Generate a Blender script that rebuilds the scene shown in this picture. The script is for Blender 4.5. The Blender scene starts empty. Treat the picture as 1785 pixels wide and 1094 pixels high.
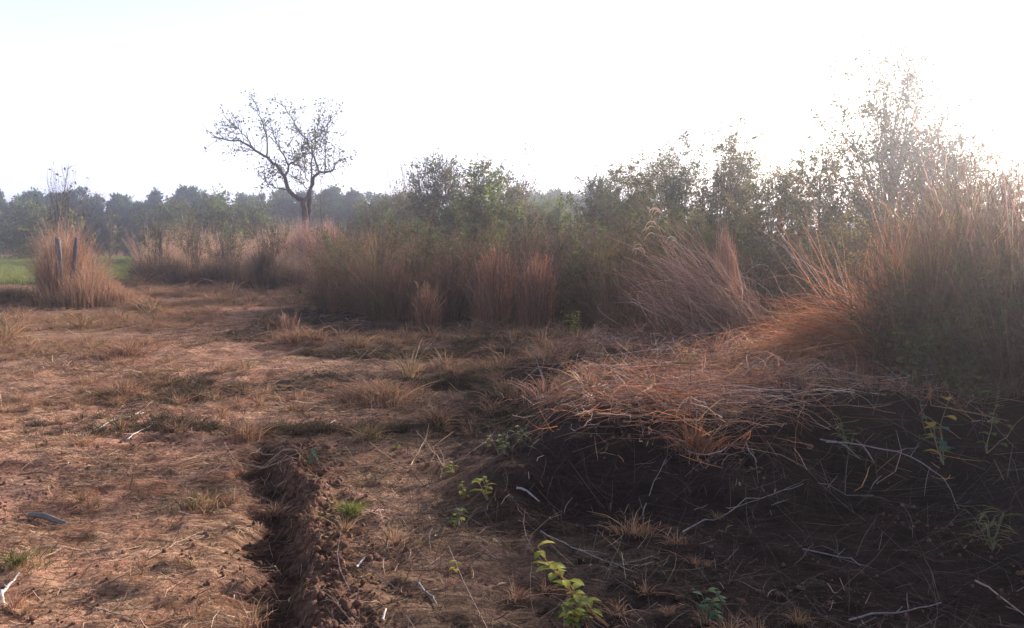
import bpy, math
import numpy as np
from mathutils import Vector

S = bpy.context.scene
COL = S.collection
R = math.radians

# ------------------------------------------------------------------ camera, world, sun, exposure
CAM_H = 1.6
FPX = 1400.0            # focal length in pixels of the 1785 px wide photograph
PITCH = math.atan(129 / FPX)
cam_d = bpy.data.cameras.new('camera')
cam = bpy.data.objects.new('camera', cam_d)
COL.objects.link(cam)
cam.location = (0, 0, CAM_H)
cam.rotation_euler = (math.pi / 2 - PITCH, 0, 0)
cam_d.sensor_width = 36
cam_d.lens = 36 * FPX / 1785
cam_d.clip_start = 0.05
cam_d.clip_end = 3000
S.camera = cam

SUN_AZ = 39.5           # degrees to the right of the viewing direction (+Y)
SUN_EL = 18.0
HAZE_SKY = 0.84
W = bpy.data.worlds.new('World')
S.world = W
W.use_nodes = True
wn = W.node_tree
wn.nodes.clear()
wo = wn.nodes.new('ShaderNodeOutputWorld')
bg = wn.nodes.new('ShaderNodeBackground')
sky = wn.nodes.new('ShaderNodeTexSky')
sky.sky_type = 'NISHITA'
sky.sun_disc = False
sky.sun_elevation = R(SUN_EL)
sky.sun_rotation = R(SUN_AZ)
sky.air_density = 1.0
sky.dust_density = 4.0
sky.ozone_density = 1.6
bg.inputs['Strength'].default_value = 0.055
wn.links.new(sky.outputs[0], bg.inputs[0])
# milky haze of a dry season morning: the air glows white low over the horizon all round and thins with height
geo = wn.nodes.new('ShaderNodeTexCoord'); sep = wn.nodes.new('ShaderNodeSeparateXYZ')
inv = wn.nodes.new('ShaderNodeMath'); inv.operation = 'SUBTRACT'; inv.inputs[0].default_value = 1.0; inv.use_clamp = True
pw = wn.nodes.new('ShaderNodeMath'); pw.operation = 'POWER'; pw.inputs[1].default_value = 2.2
bg2 = wn.nodes.new('ShaderNodeBackground'); bg2.inputs[0].default_value = (0.70, 0.74, 1.0, 1)
ml = wn.nodes.new('ShaderNodeMath'); ml.operation = 'MULTIPLY'; ml.inputs[1].default_value = HAZE_SKY
wn.links.new(geo.outputs['Generated'], sep.inputs[0]); wn.links.new(sep.outputs['Z'], inv.inputs[1])
wn.links.new(inv.outputs[0], pw.inputs[0]); wn.links.new(pw.outputs[0], ml.inputs[0]); wn.links.new(ml.outputs[0], bg2.inputs['Strength'])
ads = wn.nodes.new('ShaderNodeAddShader')
wn.links.new(bg.outputs[0], ads.inputs[0]); wn.links.new(bg2.outputs[0], ads.inputs[1]); wn.links.new(ads.outputs[0], wo.inputs[0])

sun_d = bpy.data.lights.new('sun', 'SUN')
sun_d.energy = 5.0
sun_d.angle = R(0.6)
sun_d.color = (1.0, 0.88, 0.78)
sun = bpy.data.objects.new('sun', sun_d)
COL.objects.link(sun)
sdir = Vector((math.sin(R(SUN_AZ)) * math.cos(R(SUN_EL)), math.cos(R(SUN_AZ)) * math.cos(R(SUN_EL)), math.sin(R(SUN_EL))))
sun.rotation_euler = sdir.to_track_quat('Z', 'Y').to_euler()
sun.location = sdir * 60

S.view_settings.view_transform = 'Standard'
S.view_settings.look = 'None'
S.view_settings.exposure = 1.1
S.view_settings.gamma = 1
S.view_settings.use_curve_mapping = False
S.render.engine = 'CYCLES'
S.cycles.max_bounces = 6
S.cycles.diffuse_bounces = 3
S.cycles.transmission_bounces = 4
S.cycles.transparent_max_bounces = 8
S.cycles.volume_bounces = 1
S.cycles.caustics_reflective = False
S.cycles.caustics_refractive = False
S.cycles.filter_width = 1.5
S.cycles.use_denoising = True

rng = np.random.default_rng(7)


# ------------------------------------------------------------------ noise and terrain
def _hash(ix, iy, seed):
    n = (ix.astype(np.int64) * 374761393 + iy.astype(np.int64) * 668265263 + seed * 974711) & 0x7fffffff
    n = ((n ^ (n >> 13)) * 1274126177) & 0x7fffffff
    return ((n ^ (n >> 16)) & 0xffff) / 65535.0


def vnoise(x, y, seed=0):
    x = np.asarray(x, float); y = np.asarray(y, float)
    ix = np.floor(x); iy = np.floor(y)
    fx = x - ix; fy = y - iy
    fx = fx * fx * (3 - 2 * fx); fy = fy * fy * (3 - 2 * fy)
    a = _hash(ix, iy, seed); b = _hash(ix + 1, iy, seed)
    c = _hash(ix, iy + 1, seed); d = _hash(ix + 1, iy + 1, seed)
    return (a * (1 - fx) + b * fx) * (1 - fy) + (c * (1 - fx) + d * fx) * fy


def fbm(x, y, seed=0, o=4):
    s = 0; a = 0.5; t = 0
    for i in range(o):
        s = s + a * vnoise(x * 2 ** i + 3.1 * i, y * 2 ** i + 7.7 * i, seed + i); t += a; a *= 0.5
    return s / t


def sstep(a, b, x):
    t = np.clip((x - a) / (b - a), 0, 1)
    return t * t * (3 - 2 * t)


RIDGE = [(-1.78, 6.25), (-1.62, 5.6), (-1.32, 4.9), (-1.12, 4.2), (-0.9, 3.55), (-0.72, 2.9)]


def ridge_dist(x, y):
    best = np.full(np.shape(x), 1e9)
    for (x0, y0), (x1, y1) in zip(RIDGE[:-1], RIDGE[1:]):
        dx, dy = x1 - x0, y1 - y0
        t = np.clip(((x - x0) * dx + (y - y0) * dy) / (dx * dx + dy * dy), 0, 1)
        best = np.minimum(best, np.hypot(x - x0 - t * dx, y - y0 - t * dy))
    return best


def mound(x, y):
    wob = (fbm(x * 0.9, y * 0.9, 31, 3) - 0.5)
    left = sstep(-0.55, 0.9, x + wob * 0.9 + (y - 7) * -0.08)
    front = sstep(4.6, 6.3, y + wob * 2.2 + np.maximum(x - 3, 0) * 0.1)
    back = 1 - sstep(10.0, 13.0, y)
    return (0.40 + 0.22 * (fbm(x * 1.3, y * 1.3, 35, 3) - 0.5)) * left * front * back + 0.0 * x


def height(x, y):
    x = np.asarray(x, float); y = np.asarray(y, float)
    d = np.hypot(x, y)
    near = 1 - sstep(14, 40, d)
    z = 0.16 * (fbm(x * 0.35, y * 0.45, 1, 3) - 0.5) * (0.25 + 0.75 * near)
    z = z + 0.075 * (fbm(x * 1.5, y * 2.1, 9, 3) - 0.5) * near
    rough = 0.06 * (fbm(x * 6, y * 8, 15, 3) - 0.5) + 0.03 * (fbm(x * 24, y * 24, 22, 2) - 0.5)
    z = z + rough * (1 - sstep(9, 20, d))
    # ploughed ridge of clods running towards the viewer, with a shallow furrow left of it
    rx = np.interp(-y, [-p[1] for p in RIDGE], [p[0] for p in RIDGE])
    dx = x - rx + 0.22 * (fbm(x * 3.5, y * 4.5, 43, 4) - 0.5)
    ends = sstep(6.4, 6.0, y) if False else (1 - sstep(5.9, 6.4, y)) * sstep(1.5, 2.5, y)
    lump = 0.5 + 0.9 * fbm(x * 5, y * 5, 41, 3)
    prof = np.where(dx < 0, np.exp(-(dx / 0.06) ** 2), 0.4 * np.exp(-(dx / 0.08) ** 2) + 0.6 * np.exp(-(dx / 0.30) ** 2))
    z = z + 0.05 * prof * lump * ends
    w_ = 0.11 + 0.16 * (fbm(x * 2.5, y * 3.5, 49, 4) - 0.5)
    z = z - 0.07 * sstep(w_ + 0.14, w_ - 0.08, np.abs(dx + 0.19)) * ends * (0.7 + 0.5 * fbm(x * 2, y * 7, 51, 3))
    z = z + 0.13 * (fbm(x * 11, y * 17, 47, 4) - 0.5) * np.exp(-(dx / 0.4) ** 2) * ends
    z = z + mound(x, y)
    # bund under the left grass bank
    z = z + 0.3 * np.exp(-((y - 29.5) / 2.2) ** 2) * sstep(-15, -12, x) * (1 - sstep(-6, -3, x))
    # low swells that help the painted dark bands over the left ground
    z = z + 0.15 * np.exp(-((y - 8.9 + 0.12 * x) / 0.5) ** 2) * np.exp(-((x + 1.9) / 1.3) ** 2)
    z = z + 0.14 * np.exp(-((y - 12.2 - 0.1 * x) / 0.6) ** 2) * np.exp(-((x + 2.2) / 2.2) ** 2)
    return z


def ray(px, py):
    cx = (px - 892.5) / FPX; cy = (547 - py) / FPX
    c, s = math.cos(PITCH), math.sin(PITCH)
    return np.array([cx, c + cy * s, -s + cy * c])


def at(px, py, Y):
    d = ray(px, py)
    return np.array([0, 0, CAM_H]) + d * (Y / d[1])


def gp(px, py):
    d = ray(px, py)
    t = 2.0
    while t < 200:
        p = np.array([0, 0, CAM_H]) + d * t
        if p[2] <= height(p[0], p[1]):
            break
        t += 0.02 + t * 0.003
    p[2] = float(height(p[0], p[1]))
    return p


def colx(px, Y):
    return (px - 892.5) / FPX * Y


# ------------------------------------------------------------------ mesh buffers
class MB:
    def __init__(self):
        self.V = []; self.C = []; self.Q = []; self.T = []; self.n = 0

    def add(self, V, C, Q=None, T=None):
        V = np.asarray(V, np.float32).reshape(-1, 3)
        C = np.broadcast_to(np.asarray(C, np.float32), (len(V), 3)) if np.ndim(C) == 1 else np.asarray(C, np.float32).reshape(-1, 3)
        if Q is not None and len(Q): self.Q.append(np.asarray(Q, np.int64).reshape(-1, 4) + self.n)
        if T is not None and len(T): self.T.append(np.asarray(T, np.int64).reshape(-1, 3) + self.n)
        self.V.append(V); self.C.append(C); self.n += len(V)

    def mesh(self, name, mat, smooth=False):
        me = bpy.data.meshes.new(name)
        V = np.concatenate(self.V); C = np.concatenate(self.C)
        q = np.concatenate(self.Q) if self.Q else np.zeros((0, 4), int)
        t = np.concatenate(self.T) if self.T else np.zeros((0, 3), int)
        me.vertices.add(len(V)); me.vertices.foreach_set('co', V.ravel())
        loops = np.concatenate([q.ravel(), t.ravel()]).astype(np.int32)
        me.loops.add(len(loops)); me.loops.foreach_set('vertex_index', loops)
        starts = np.concatenate([np.arange(len(q)) * 4, len(q) * 4 + np.arange(len(t)) * 3]).astype(np.int32)
        me.polygons.add(len(starts)); me.polygons.foreach_set('loop_start', starts)
        if smooth: me.polygons.foreach_set('use_smooth', np.ones(len(starts), bool))
        a = me.color_attributes.new('tint', 'FLOAT_COLOR', 'POINT')
        a.data.foreach_set('color', np.concatenate([C, np.ones((len(C), 1), np.float32)], 1).astype(np.float32).ravel())
        me.update(calc_edges=True)
        me.materials.append(mat)
        return me


def ribbons(mb, P, Wd, C, side=None, r=None):
    """P [N,K,3] centre lines, Wd [N,K] widths, C [N,3] or [N,K,3] colours."""
    r = r or rng
    N, K = P.shape[:2]
    if N == 0: return
    T = P[:, -1] - P[:, 0]
    if side is None:
        side = r.normal(size=(N, 3)); side[:, 2] *= 0.3
    side = np.cross(T, side); side /= np.linalg.norm(side, axis=1, keepdims=True) + 1e-9
    off = side[:, None, :] * (Wd[..., None] * 0.5)
    V = np.stack([P - off, P + off], 2)
    if C.ndim == 2: C = np.repeat(C[:, None], K, 1)
    CC = np.repeat(C[:, :, None], 2, 2)
    b = (np.arange(N) * K * 2)[:, None] + (np.arange(K - 1) * 2)[None]
    Q = np.stack([b, b + 1, b + 3, b + 2], -1)
    mb.add(V, CC, Q)


def tubes(mb, P, Rd, C, m=5):
    N, K = P.shape[:2]
    if N == 0: return
    T = np.gradient(P, axis=1)
    T /= np.linalg.norm(T, axis=2, keepdims=True) + 1e-9
    ref = np.zeros((N, 1, 3)); ax = np.abs((P[:, -1] - P[:, 0])).argmin(1); ref[np.arange(N), 0, ax] = 1
    U = np.cross(T, ref); U /= np.linalg.norm(U, axis=2, keepdims=True) + 1e-9
    Vv = np.cross(T, U)
    a = np.arange(m) / m * 2 * np.pi
    ring = U[:, :, None] * np.cos(a)[None, None, :, None] + Vv[:, :, None] * np.sin(a)[None, None, :, None]
    V = P[:, :, None] + ring * Rd[:, :, None, None]
    if C.ndim == 1: C = np.broadcast_to(C, (N, 3))
    CC = np.broadcast_to(C[:, None, None], V.shape)
    i = np.arange(N)[:, None, None] * K * m; k = np.arange(K - 1)[None, :, None] * m; j = np.arange(m)[None, None]
    j2 = (j + 1) % m
    Q = np.stack([i + k + j, i + k + j2, i + k + m + j2, i + k + m + j], -1)
    base = np.arange(N)[:, None] * K * m
    caps = []
    for e in (0, K - 1):
        for q in range(1, m - 1):
            caps.append(np.stack([base[:, 0] + e * m, base[:, 0] + e * m + q, base[:, 0] + e * m + q + 1], -1))
    mb.add(V, CC, Q, np.concatenate(caps))


def leaves(mb, P, L, Wd, C, r, up=0.3, dirs=None):
    """folded diamond leaves: P [N,3], L, Wd [N]"""
    N = len(P)
    if N == 0: return
    D = r.normal(size=(N, 3)) if dirs is None else dirs + r.normal(size=(N, 3)) * 0.45
    D[:, 2] -= up * 0.5
    D /= np.linalg.norm(D, axis=1, keepdims=True) + 1e-9
    X = np.cross(D, r.normal(size=(N, 3)) + np.array([0, 0, 1.0]))
    X /= np.linalg.norm(X, axis=1, keepdims=True) + 1e-9
    Nn = np.cross(D, X)
    a = P; b = P + D * L[:, None]
    mid = P + D * (L * 0.45)[:, None]
    l = mid + X * (Wd * 0.5)[:, None] + Nn * (Wd * 0.16)[:, None]
    q = mid - X * (Wd * 0.5)[:, None] + Nn * (Wd * 0.16)[:, None]
    V = np.stack([a, l, b, q], 1)
    i = np.arange(N)[:, None] * 4
    T = np.concatenate([i + np.array([0, 1, 2]), i + np.array([0, 2, 3])])
    mb.add(V, np.repeat(C[:, None], 4, 1), None, T)


def pick(r, n, cols, jit=0.18):
    c = np.array(cols, float)
    o = c[r.integers(0, len(c), n)]
    return np.clip(o * (1 + r.normal(size=(n, 1)) * jit) * (1 + r.normal(size=(n, 3)) * 0.05), 0.005, 0.9)


# ------------------------------------------------------------------ materials
def nodes_of(name):
    m = bpy.data.materials.new(name); m.use_nodes = True
    nt = m.node_tree; nt.nodes.clear()
    return m, nt, nt.nodes.new('ShaderNodeOutputMaterial')


def plant_mat(name, trans=0.4, noise=0.25, scale=30.0, tcol=(1.0, 0.9, 0.6)):
    m, nt, out = nodes_of(name)
    N = nt.nodes.new; Lk = nt.links.new
    at_ = N('ShaderNodeAttribute'); at_.attribute_name = 'tint'
    tc = N('ShaderNodeTexCoord')
    nz = N('ShaderNodeTexNoise'); nz.inputs['Scale'].default_value = scale; nz.inputs['Detail'].default_value = 3
    Lk(tc.outputs['Object'], nz.inputs['Vector'])
    mr = N('ShaderNodeMapRange'); mr.inputs[1].default_value = 0.3; mr.inputs[2].default_value = 0.7
    mr.inputs[3].default_value = 1 - noise; mr.inputs[4].default_value = 1 + noise
    Lk(nz.outputs['Fac'], mr.inputs[0])
    mul = N('ShaderNodeVectorMath'); mul.operation = 'SCALE'
    Lk(at_.outputs['Color'], mul.inputs[0]); Lk(mr.outputs[0], mul.inputs['Scale'])
    p = N('ShaderNodeBsdfPrincipled'); p.inputs['Roughness'].default_value = 0.75
    p.inputs['Specular IOR Level'].default_value = 0.25
    Lk(mul.outputs[0], p.inputs['Base Color'])
    t = N('ShaderNodeBsdfTranslucent')
    tm = N('ShaderNodeVectorMath'); tm.operation = 'MULTIPLY'; tm.inputs[1].default_value = tcol
    Lk(mul.outputs[0], tm.inputs[0]); Lk(tm.outputs[0], t.inputs['Color'])
    mx = N('ShaderNodeMixShader'); mx.inputs[0].default_value = trans
    Lk(p.outputs[0], mx.inputs[1]); Lk(t.outputs[0], mx.inputs[2]); Lk(mx.outputs[0], out.inputs['Surface'])
    return m


def solid_mat(name, noise=0.4, scale=14.0, rough=0.9, stretch=(1, 1, 1), bump=0.4):
    m, nt, out = nodes_of(name)
    N = nt.nodes.new; Lk = nt.links.new
    at_ = N('ShaderNodeAttribute'); at_.attribute_name = 'tint'
    tc = N('ShaderNodeTexCoord'); mp = N('ShaderNodeMapping'); mp.inputs['Scale'].default_value = stretch
    Lk(tc.outputs['Object'], mp.inputs[0])
    nz = N('ShaderNodeTexNoise'); nz.inputs['Scale'].default_value = scale; nz.inputs['Detail'].default_value = 8
    nz.inputs['Roughness'].default_value = 0.65
    Lk(mp.outputs[0], nz.inputs['Vector'])
    mr = N('ShaderNodeMapRange'); mr.inputs[1].default_value = 0.3; mr.inputs[2].default_value = 0.7
    mr.inputs[3].default_value = 1 - noise; mr.inputs[4].default_value = 1 + noise
    Lk(nz.outputs['Fac'], mr.inputs[0])
    mul = N('ShaderNodeVectorMath'); mul.operation = 'SCALE'
    Lk(at_.outputs['Color'], mul.inputs[0]); Lk(mr.outputs[0], mul.inputs['Scale'])
    p = N('ShaderNodeBsdfPrincipled'); p.inputs['Roughness'].default_value = rough
    p.inputs['Specular IOR Level'].default_value = 0.2
    Lk(mul.outputs[0], p.inputs['Base Color'])
    b = N('ShaderNodeBump'); b.inputs['Strength'].default_value = bump; b.inputs['Distance'].default_value = 0.01
    Lk(nz.outputs['Fac'], b.inputs['Height']); Lk(b.outputs[0], p.inputs['Normal'])
    Lk(p.outputs[0], out.inputs['Surface'])
    return m


def ground_mat():
    m, nt, out = nodes_of('ground_soil')
    N = nt.nodes.new; Lk = nt.links.new
    tc = N('ShaderNodeTexCoord')

    def noise(sc, det=5, ro=0.6, st=None):
        n = N('ShaderNodeTexNoise'); n.inputs['Scale'].default_value = sc
        n.inputs['Detail'].default_value = det; n.inputs['Roughness'].default_value = ro
        if st:
            mp = N('ShaderNodeMapping'); mp.inputs['Scale'].default_value = st; mp.inputs['Rotation'].default_value = (0, 0, R(-38))
            Lk(tc.outputs['Object'], mp.inputs[0]); Lk(mp.outputs[0], n.inputs['Vector'])
        else:
            Lk(tc.outputs['Object'], n.inputs['Vector'])
        return n

    def ramp(src, a, b):
        r_ = N('ShaderNodeMapRange'); r_.inputs[1].default_value = a; r_.inputs[2].default_value = b
        Lk(src, r_.inputs[0]); return r_.outputs[0]

    def mix(f, a, b, bt='MIX'):
        x = N('ShaderNodeMix'); x.data_type = 'RGBA'; x.blend_type = bt
        if isinstance(f, float): x.inputs[0].default_value = f
        else: Lk(f, x.inputs[0])
        for v, i in ((a, 6), (b, 7)):
            if isinstance(v, tuple): x.inputs[i].default_value = (*v, 1)
            else: Lk(v, x.inputs[i])
        return x.outputs[2]
    n1 = noise(0.7, 5); n2 = noise(3.0, 6, 0.7); n3 = noise(40, 6, 0.7); n4 = noise(16, 5, 0.7, (0.35, 2.4, 1)); n5 = noise(1.5, 4)
    at_ = N('ShaderNodeAttribute'); at_.attribute_name = 'tint'
    soil = mix(ramp(n2.outputs['Fac'], 0.35, 0.65), (0.29, 0.175, 0.13), (0.43, 0.275, 0.21))
    soil = mix(ramp(n1.outputs['Fac'], 0.45, 0.62), soil, (0.36, 0.20, 0.12))
    straw = mix(ramp(n4.outputs['Fac'], 0.42, 0.6), (0.14, 0.085, 0.05), (0.46, 0.32, 0.20))
    c = mix(ramp(n5.outputs['Fac'], 0.40, 0.60), soil, straw)
    c = mix(ramp(n4.outputs['Fac'], 0.52, 0.66), c, (0.50, 0.34, 0.23))
    dark = ramp(n3.outputs['Fac'], 0.52, 0.36)
    c = mix(dark, c, (0.10, 0.055, 0.04))
    c = mix(1.0, c, at_.outputs['Color'], 'MULTIPLY')
    p = N('ShaderNodeBsdfPrincipled'); p.inputs['Roughness'].default_value = 0.95
    p.inputs['Specular IOR Level'].default_value = 0.1
    Lk(c, p.inputs['Base Color'])
    b = N('ShaderNodeBump'); b.inputs['Strength'].default_value = 0.8; b.inputs['Distance'].default_value = 0.02
    ad = N('ShaderNodeMath'); ad.operation = 'ADD'
    Lk(n3.outputs['Fac'], ad.inputs[0]); Lk(n4.outputs['Fac'], ad.inputs[1]); Lk(ad.outputs[0], b.inputs['Height'])
    Lk(b.outputs[0], p.inputs['Normal']); Lk(p.outputs[0], out.inputs['Surface'])
    return m


M_GROUND = ground_mat()
M_GRASS = plant_mat('dry_grass_blades', 0.35, 0.2, 20, (1.0, 0.86, 0.74))
M_STRAW = plant_mat('straw', 0.12, 0.25, 40, (1.0, 0.8, 0.6))
M_LEAF = plant_mat('leaf', 0.42, 0.2, 8, (1.1, 1.15, 0.6))
M_GREEN = plant_mat('green_grass', 0.4, 0.2, 2, (1.0, 1.1, 0.5))
M_BARK = solid_mat('bark', 0.45, 20, 0.9, (1, 1, 0.25))
M_STICK = solid_mat('dead_wood', 0.35, 30, 0.85)
M_CLOD = solid_mat('clod_soil', 0.35, 25, 0.95, bump=0.8)
M_CONC = solid_mat('weathered_post', 0.25, 18, 0.9)


# ------------------------------------------------------------------ objects
def link(name, me, parent=None, loc=None):
    o = bpy.data.objects.new(name, me); COL.objects.link(o)
    if parent is not None: o.parent = parent
    if loc is not None: o.location = loc
    return o


def tag(o, label=None, cat=None, group=None, kind=None):
    if label: o['label'] = label
    if cat: o['category'] = cat
    if group: o['group'] = group
    if kind: o['kind'] = kind
    return o


def empty(name, loc, label, cat, group=None):
    o = bpy.data.objects.new(name, None); COL.objects.link(o)
    o.location = [float(v) for v in loc]; o.empty_display_size = 0.1
    return tag(o, label, cat, group)


def copy_tree(o, loc, rz=0, sc=1.0, label=None, wide=1.0):
    r_ = o.copy(); COL.objects.link(r_)
    r_.location = [float(v) for v in loc]; r_.rotation_euler = (0, 0, rz); r_.scale = (sc * wide, sc * wide, sc)
    if label: r_['label'] = label
    for ch in list(o.children):
        c = ch.copy(); COL.objects.link(c); c.parent = r_
    return r_


def scatter(name, label, cat, protos, P, rot, scl, kind='stuff', pid=None, r=None):
    """one 'stuff' object whose points carry copies of the tuft meshes"""
    r = r or rng
    pc = bpy.data.collections.new(name + '_pieces')
    for i, me in enumerate(protos):
        pc.objects.link(bpy.data.objects.new('%s_piece_%02d' % (name, i), me))
    me = bpy.data.meshes.new(name)
    me.vertices.add(len(P)); me.vertices.foreach_set('co', np.asarray(P, np.float32).ravel())
    a = me.attributes.new('rot', 'FLOAT_VECTOR', 'POINT'); a.data.foreach_set('vector', np.asarray(rot, np.float32).ravel())
    a = me.attributes.new('scl', 'FLOAT_VECTOR', 'POINT')
    s3 = np.asarray(scl, np.float32)
    if s3.ndim == 1: s3 = np.repeat(s3[:, None], 3, 1)
    a.data.foreach_set('vector', s3.ravel())
    a = me.attributes.new('pid', 'INT', 'POINT')
    a.data.foreach_set('value', (r.integers(0, len(protos), len(P)) if pid is None else pid).astype(np.int32))
    o = link(name, me)
    tag(o, label, cat, kind=kind)
    ng = bpy.data.node_groups.new(name, 'GeometryNodeTree')
    ng.interface.new_socket('Geometry', in_out='INPUT', socket_type='NodeSocketGeometry')
    ng.interface.new_socket('Geometry', in_out='OUTPUT', socket_type='NodeSocketGeometry')
    N = ng.nodes.new; Lk = ng.links.new
    gi = N('NodeGroupInput'); go = N('NodeGroupOutput')
    iop = N('GeometryNodeInstanceOnPoints'); ci = N('GeometryNodeCollectionInfo')
    ci.inputs['Collection'].default_value = pc
    ci.inputs['Separate Children'].default_value = True
    ci.inputs['Reset Children'].default_value = True
    iop.inputs['Pick Instance'].default_value = True

    def na(nm, ty):
        n = N('GeometryNodeInputNamedAttribute'); n.data_type = ty; n.inputs['Name'].default_value = nm
        return [s for s in n.outputs if s.enabled][0]
    er = N('FunctionNodeEulerToRotation')
    Lk(gi.outputs[0], iop.inputs['Points']); Lk(ci.outputs[0], iop.inputs['Instance'])
    Lk(na('rot', 'FLOAT_VECTOR'), er.inputs[0]); Lk(er.outputs[0], iop.inputs['Rotation'])
    Lk(na('scl', 'FLOAT_VECTOR'), iop.inputs['Scale']); Lk(na('pid', 'INT'), iop.inputs['Instance Index'])
    Lk(iop.outputs[0], go.inputs[0])
    md = o.modifiers.new('pieces', 'NODES'); md.node_group = ng
    return o


def blades(mb, r, n, rad, h, lean, droop, w, cols, K=5, hj=0.35, base=(0, 0, 0), dirv=None, dj=1.0, heads=0.0, soft=True):
    """n grass blades/stems growing from a disc"""
    a = r.uniform(0, 2 * np.pi, n); q = np.sqrt(r.uniform(0, 1, n)) * rad
    B = np.stack([np.cos(a) * q, np.sin(a) * q, np.zeros(n)], 1) + np.array(base)
    if soft:
        q = np.abs(r.normal(size=n)) * rad * 0.62
        q = np.minimum(q, rad * 1.9)
        B = np.stack([np.cos(a) * q, np.sin(a) * q, np.zeros(n)], 1) + np.array(base)
    hh = h * (1 - hj * r.uniform(0, 1, n) ** 1.5) * ((1 - 0.42 * q / rad) if soft else 1)
    th = a + r.normal(size=n) * 0.8
    D = np.stack([np.cos(th), np.sin(th)], 1) * np.abs(r.normal(size=(n, 1))) * lean * dj
    if dirv is not None: D = D + np.array(dirv)[None] * (0.6 + 0.7 * r.uniform(0, 1, (n, 1)))
    t = np.linspace(0, 1, K)[None, :, None]
    dr = (droop * r.uniform(0.3, 1.4, n))[:, None, None]
    xy = B[:, None, :2] + D[:, None] * hh[:, None, None] * (t + dr * t ** 3 * 1.2)
    z = hh[:, None, None] * (t - dr * 0.5 * t ** 3.2)
    wob = r.normal(size=(n, K, 2)) * 0.012 * hh[:, None, None] * t
    P = np.concatenate([xy + wob, z + B[:, None, 2:3]], 2)
    tt = np.linspace(0, 1, K)
    Wd = w * r.uniform(0.6, 1.4, (n, 1)) * (1 - tt[None] ** 2 * 0.85)
    C = pick(r, n, cols)
    ribbons(mb, P, Wd, C, r=r)
    k = int(n * heads)
    if k:
        E = P[:k, -1]; T = P[:k, -1] - P[:k, -2]; T /= np.linalg.norm(T, axis=1, keepdims=True)
        for j in range(5):
            s = r.normal(size=(k, 3)); s /= np.linalg.norm(s, axis=1, keepdims=True)
            st = E - T * 0.05 * j
            en = st + T * 0.07 + s * 0.022
            Pp = np.stack([st, (st + en) / 2 + s * 0.006, en], 1)
            ribbons(mb, Pp, np.tile(np.array([[0.004, 0.007, 0.002]]), (k, 1)), np.clip(C[:k] * 1.15, 0, 0.8), r=r)
    return P


TAN = [(0.40, 0.27, 0.17), (0.47, 0.335, 0.22), (0.33, 0.21, 0.135), (0.42, 0.27, 0.19)]
RUST = [(0.21, 0.11, 0.08), (0.27, 0.15, 0.11), (0.155, 0.085, 0.065), (0.33, 0.20, 0.15)]
PINK = [(0.46, 0.28, 0.22), (0.55, 0.38, 0.31), (0.36, 0.19, 0.15), (0.62, 0.48, 0.41)]
ORANGE = [(0.50, 0.20, 0.085), (0.58, 0.27, 0.13), (0.42, 0.17, 0.08), (0.55, 0.34, 0.2)]
DEAD = [(0.13, 0.08, 0.06), (0.18, 0.11, 0.08), (0.10, 0.07, 0.05), (0.09, 0.085, 0.04)]
OLIVE = [(0.17, 0.16, 0.06), (0.24, 0.19, 0.09), (0.12, 0.13, 0.05)]


def tall_tuft(seed, h, cols, n=120, rad=0.22, lean=0.14, w=0.008, dead=0.35, heads=0.25):
    r = np.random.default_rng(seed); mb = MB()
    blades(mb, r, int(n * (1 - dead)), rad, h, lean, 0.25, w, cols, 5, 0.45, heads=heads)
    blades(mb, r, 5, rad, h * 1.22, lean * 1.5, 0.2, w * 1.1, cols, 5, 0.2, heads=1.0)
    blades(mb, r, int(n * dead), rad * 1.3, h * 0.6, lean * 2.4, 0.6, w * 1.1, DEAD + cols[:1], 5, 0.6)
    return mb.mesh('tall_tuft', M_GRASS)


def short_tuft(seed, h, cols, n=60, rad=0.08, lean=0.5, w=0.004):
    r = np.random.default_rng(seed); mb = MB()
    blades(mb, r, n, rad, h, lean, 0.7, w, cols, 4, 0.6)
    return mb.mesh('short_tuft', M_GRASS)


# ---- ground sheet
def axis(segs):
    out = [segs[0][0]]
    for a, b, s0, s1 in segs:
        x = a
        while x < b - 1e-6:
            f = (x - a) / (b - a)
            x = min(b, x + s0 + (s1 - s0) * f); out.append(x)
    return np.array(out)


gx = axis([(-1200, -60, 80, 20), (-60, -6, 6, 0.06), (-6, 6, 0.04, 0.04), (6, 60, 0.06, 6), (60, 1200, 20, 80)])
gy = axis([(-60, 2.4, 6, 0.06), (2.4, 9, 0.032, 0.032), (9, 60, 0.04, 1.6), (60, 1500, 4, 90)])
X, Y = np.meshgrid(gx, gy)
Z = height(X, Y)
nxx, nyy = len(gx), len(gy)
idx = (np.arange(nyy - 1)[:, None] * nxx + np.arange(nxx - 1)[None])
Q = np.stack([idx, idx + 1, idx + nxx + 1, idx + nxx], -1).reshape(-1, 4)
# soil colour: pinkish bare track brightened as if sunlit, shade by thicket and mound painted dark
V = np.stack([X, Y, Z], -1).reshape(-1, 3)
tx = -3.6 - 0.27 * (V[:, 1] - 8)
track = np.exp(-((V[:, 0] - np.where(V[:, 1] > 8, tx, -3.2)) / 1.8) ** 2)
shade_mask = sstep(-1.2, 0.45, V[:, 0] + (fbm(V[:, 0] * 1.2, V[:, 1] * 1.2, 77, 3) - 0.5) * 1.6)
shade_mask = np.maximum(shade_mask, sstep(14, 17, V[:, 1]) * sstep(-7, -4, V[:, 0]))
rdst = ridge_dist(V[:, 0], V[:, 1])
red = np.exp(-(rdst / 0.35) ** 2)
tint = np.ones((len(V), 3)) * np.array([0.92, 0.90, 0.88])
tint = tint * (1 - track[:, None]) + np.array([1.45, 1.27, 1.27]) * track[:, None]
tint = tint * (1 - shade_mask[:, None]) + np.array([0.085, 0.075, 0.105]) * shade_mask[:, None]  # cast shade on the right put into the soil colour
red = red * (1 - shade_mask)
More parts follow.
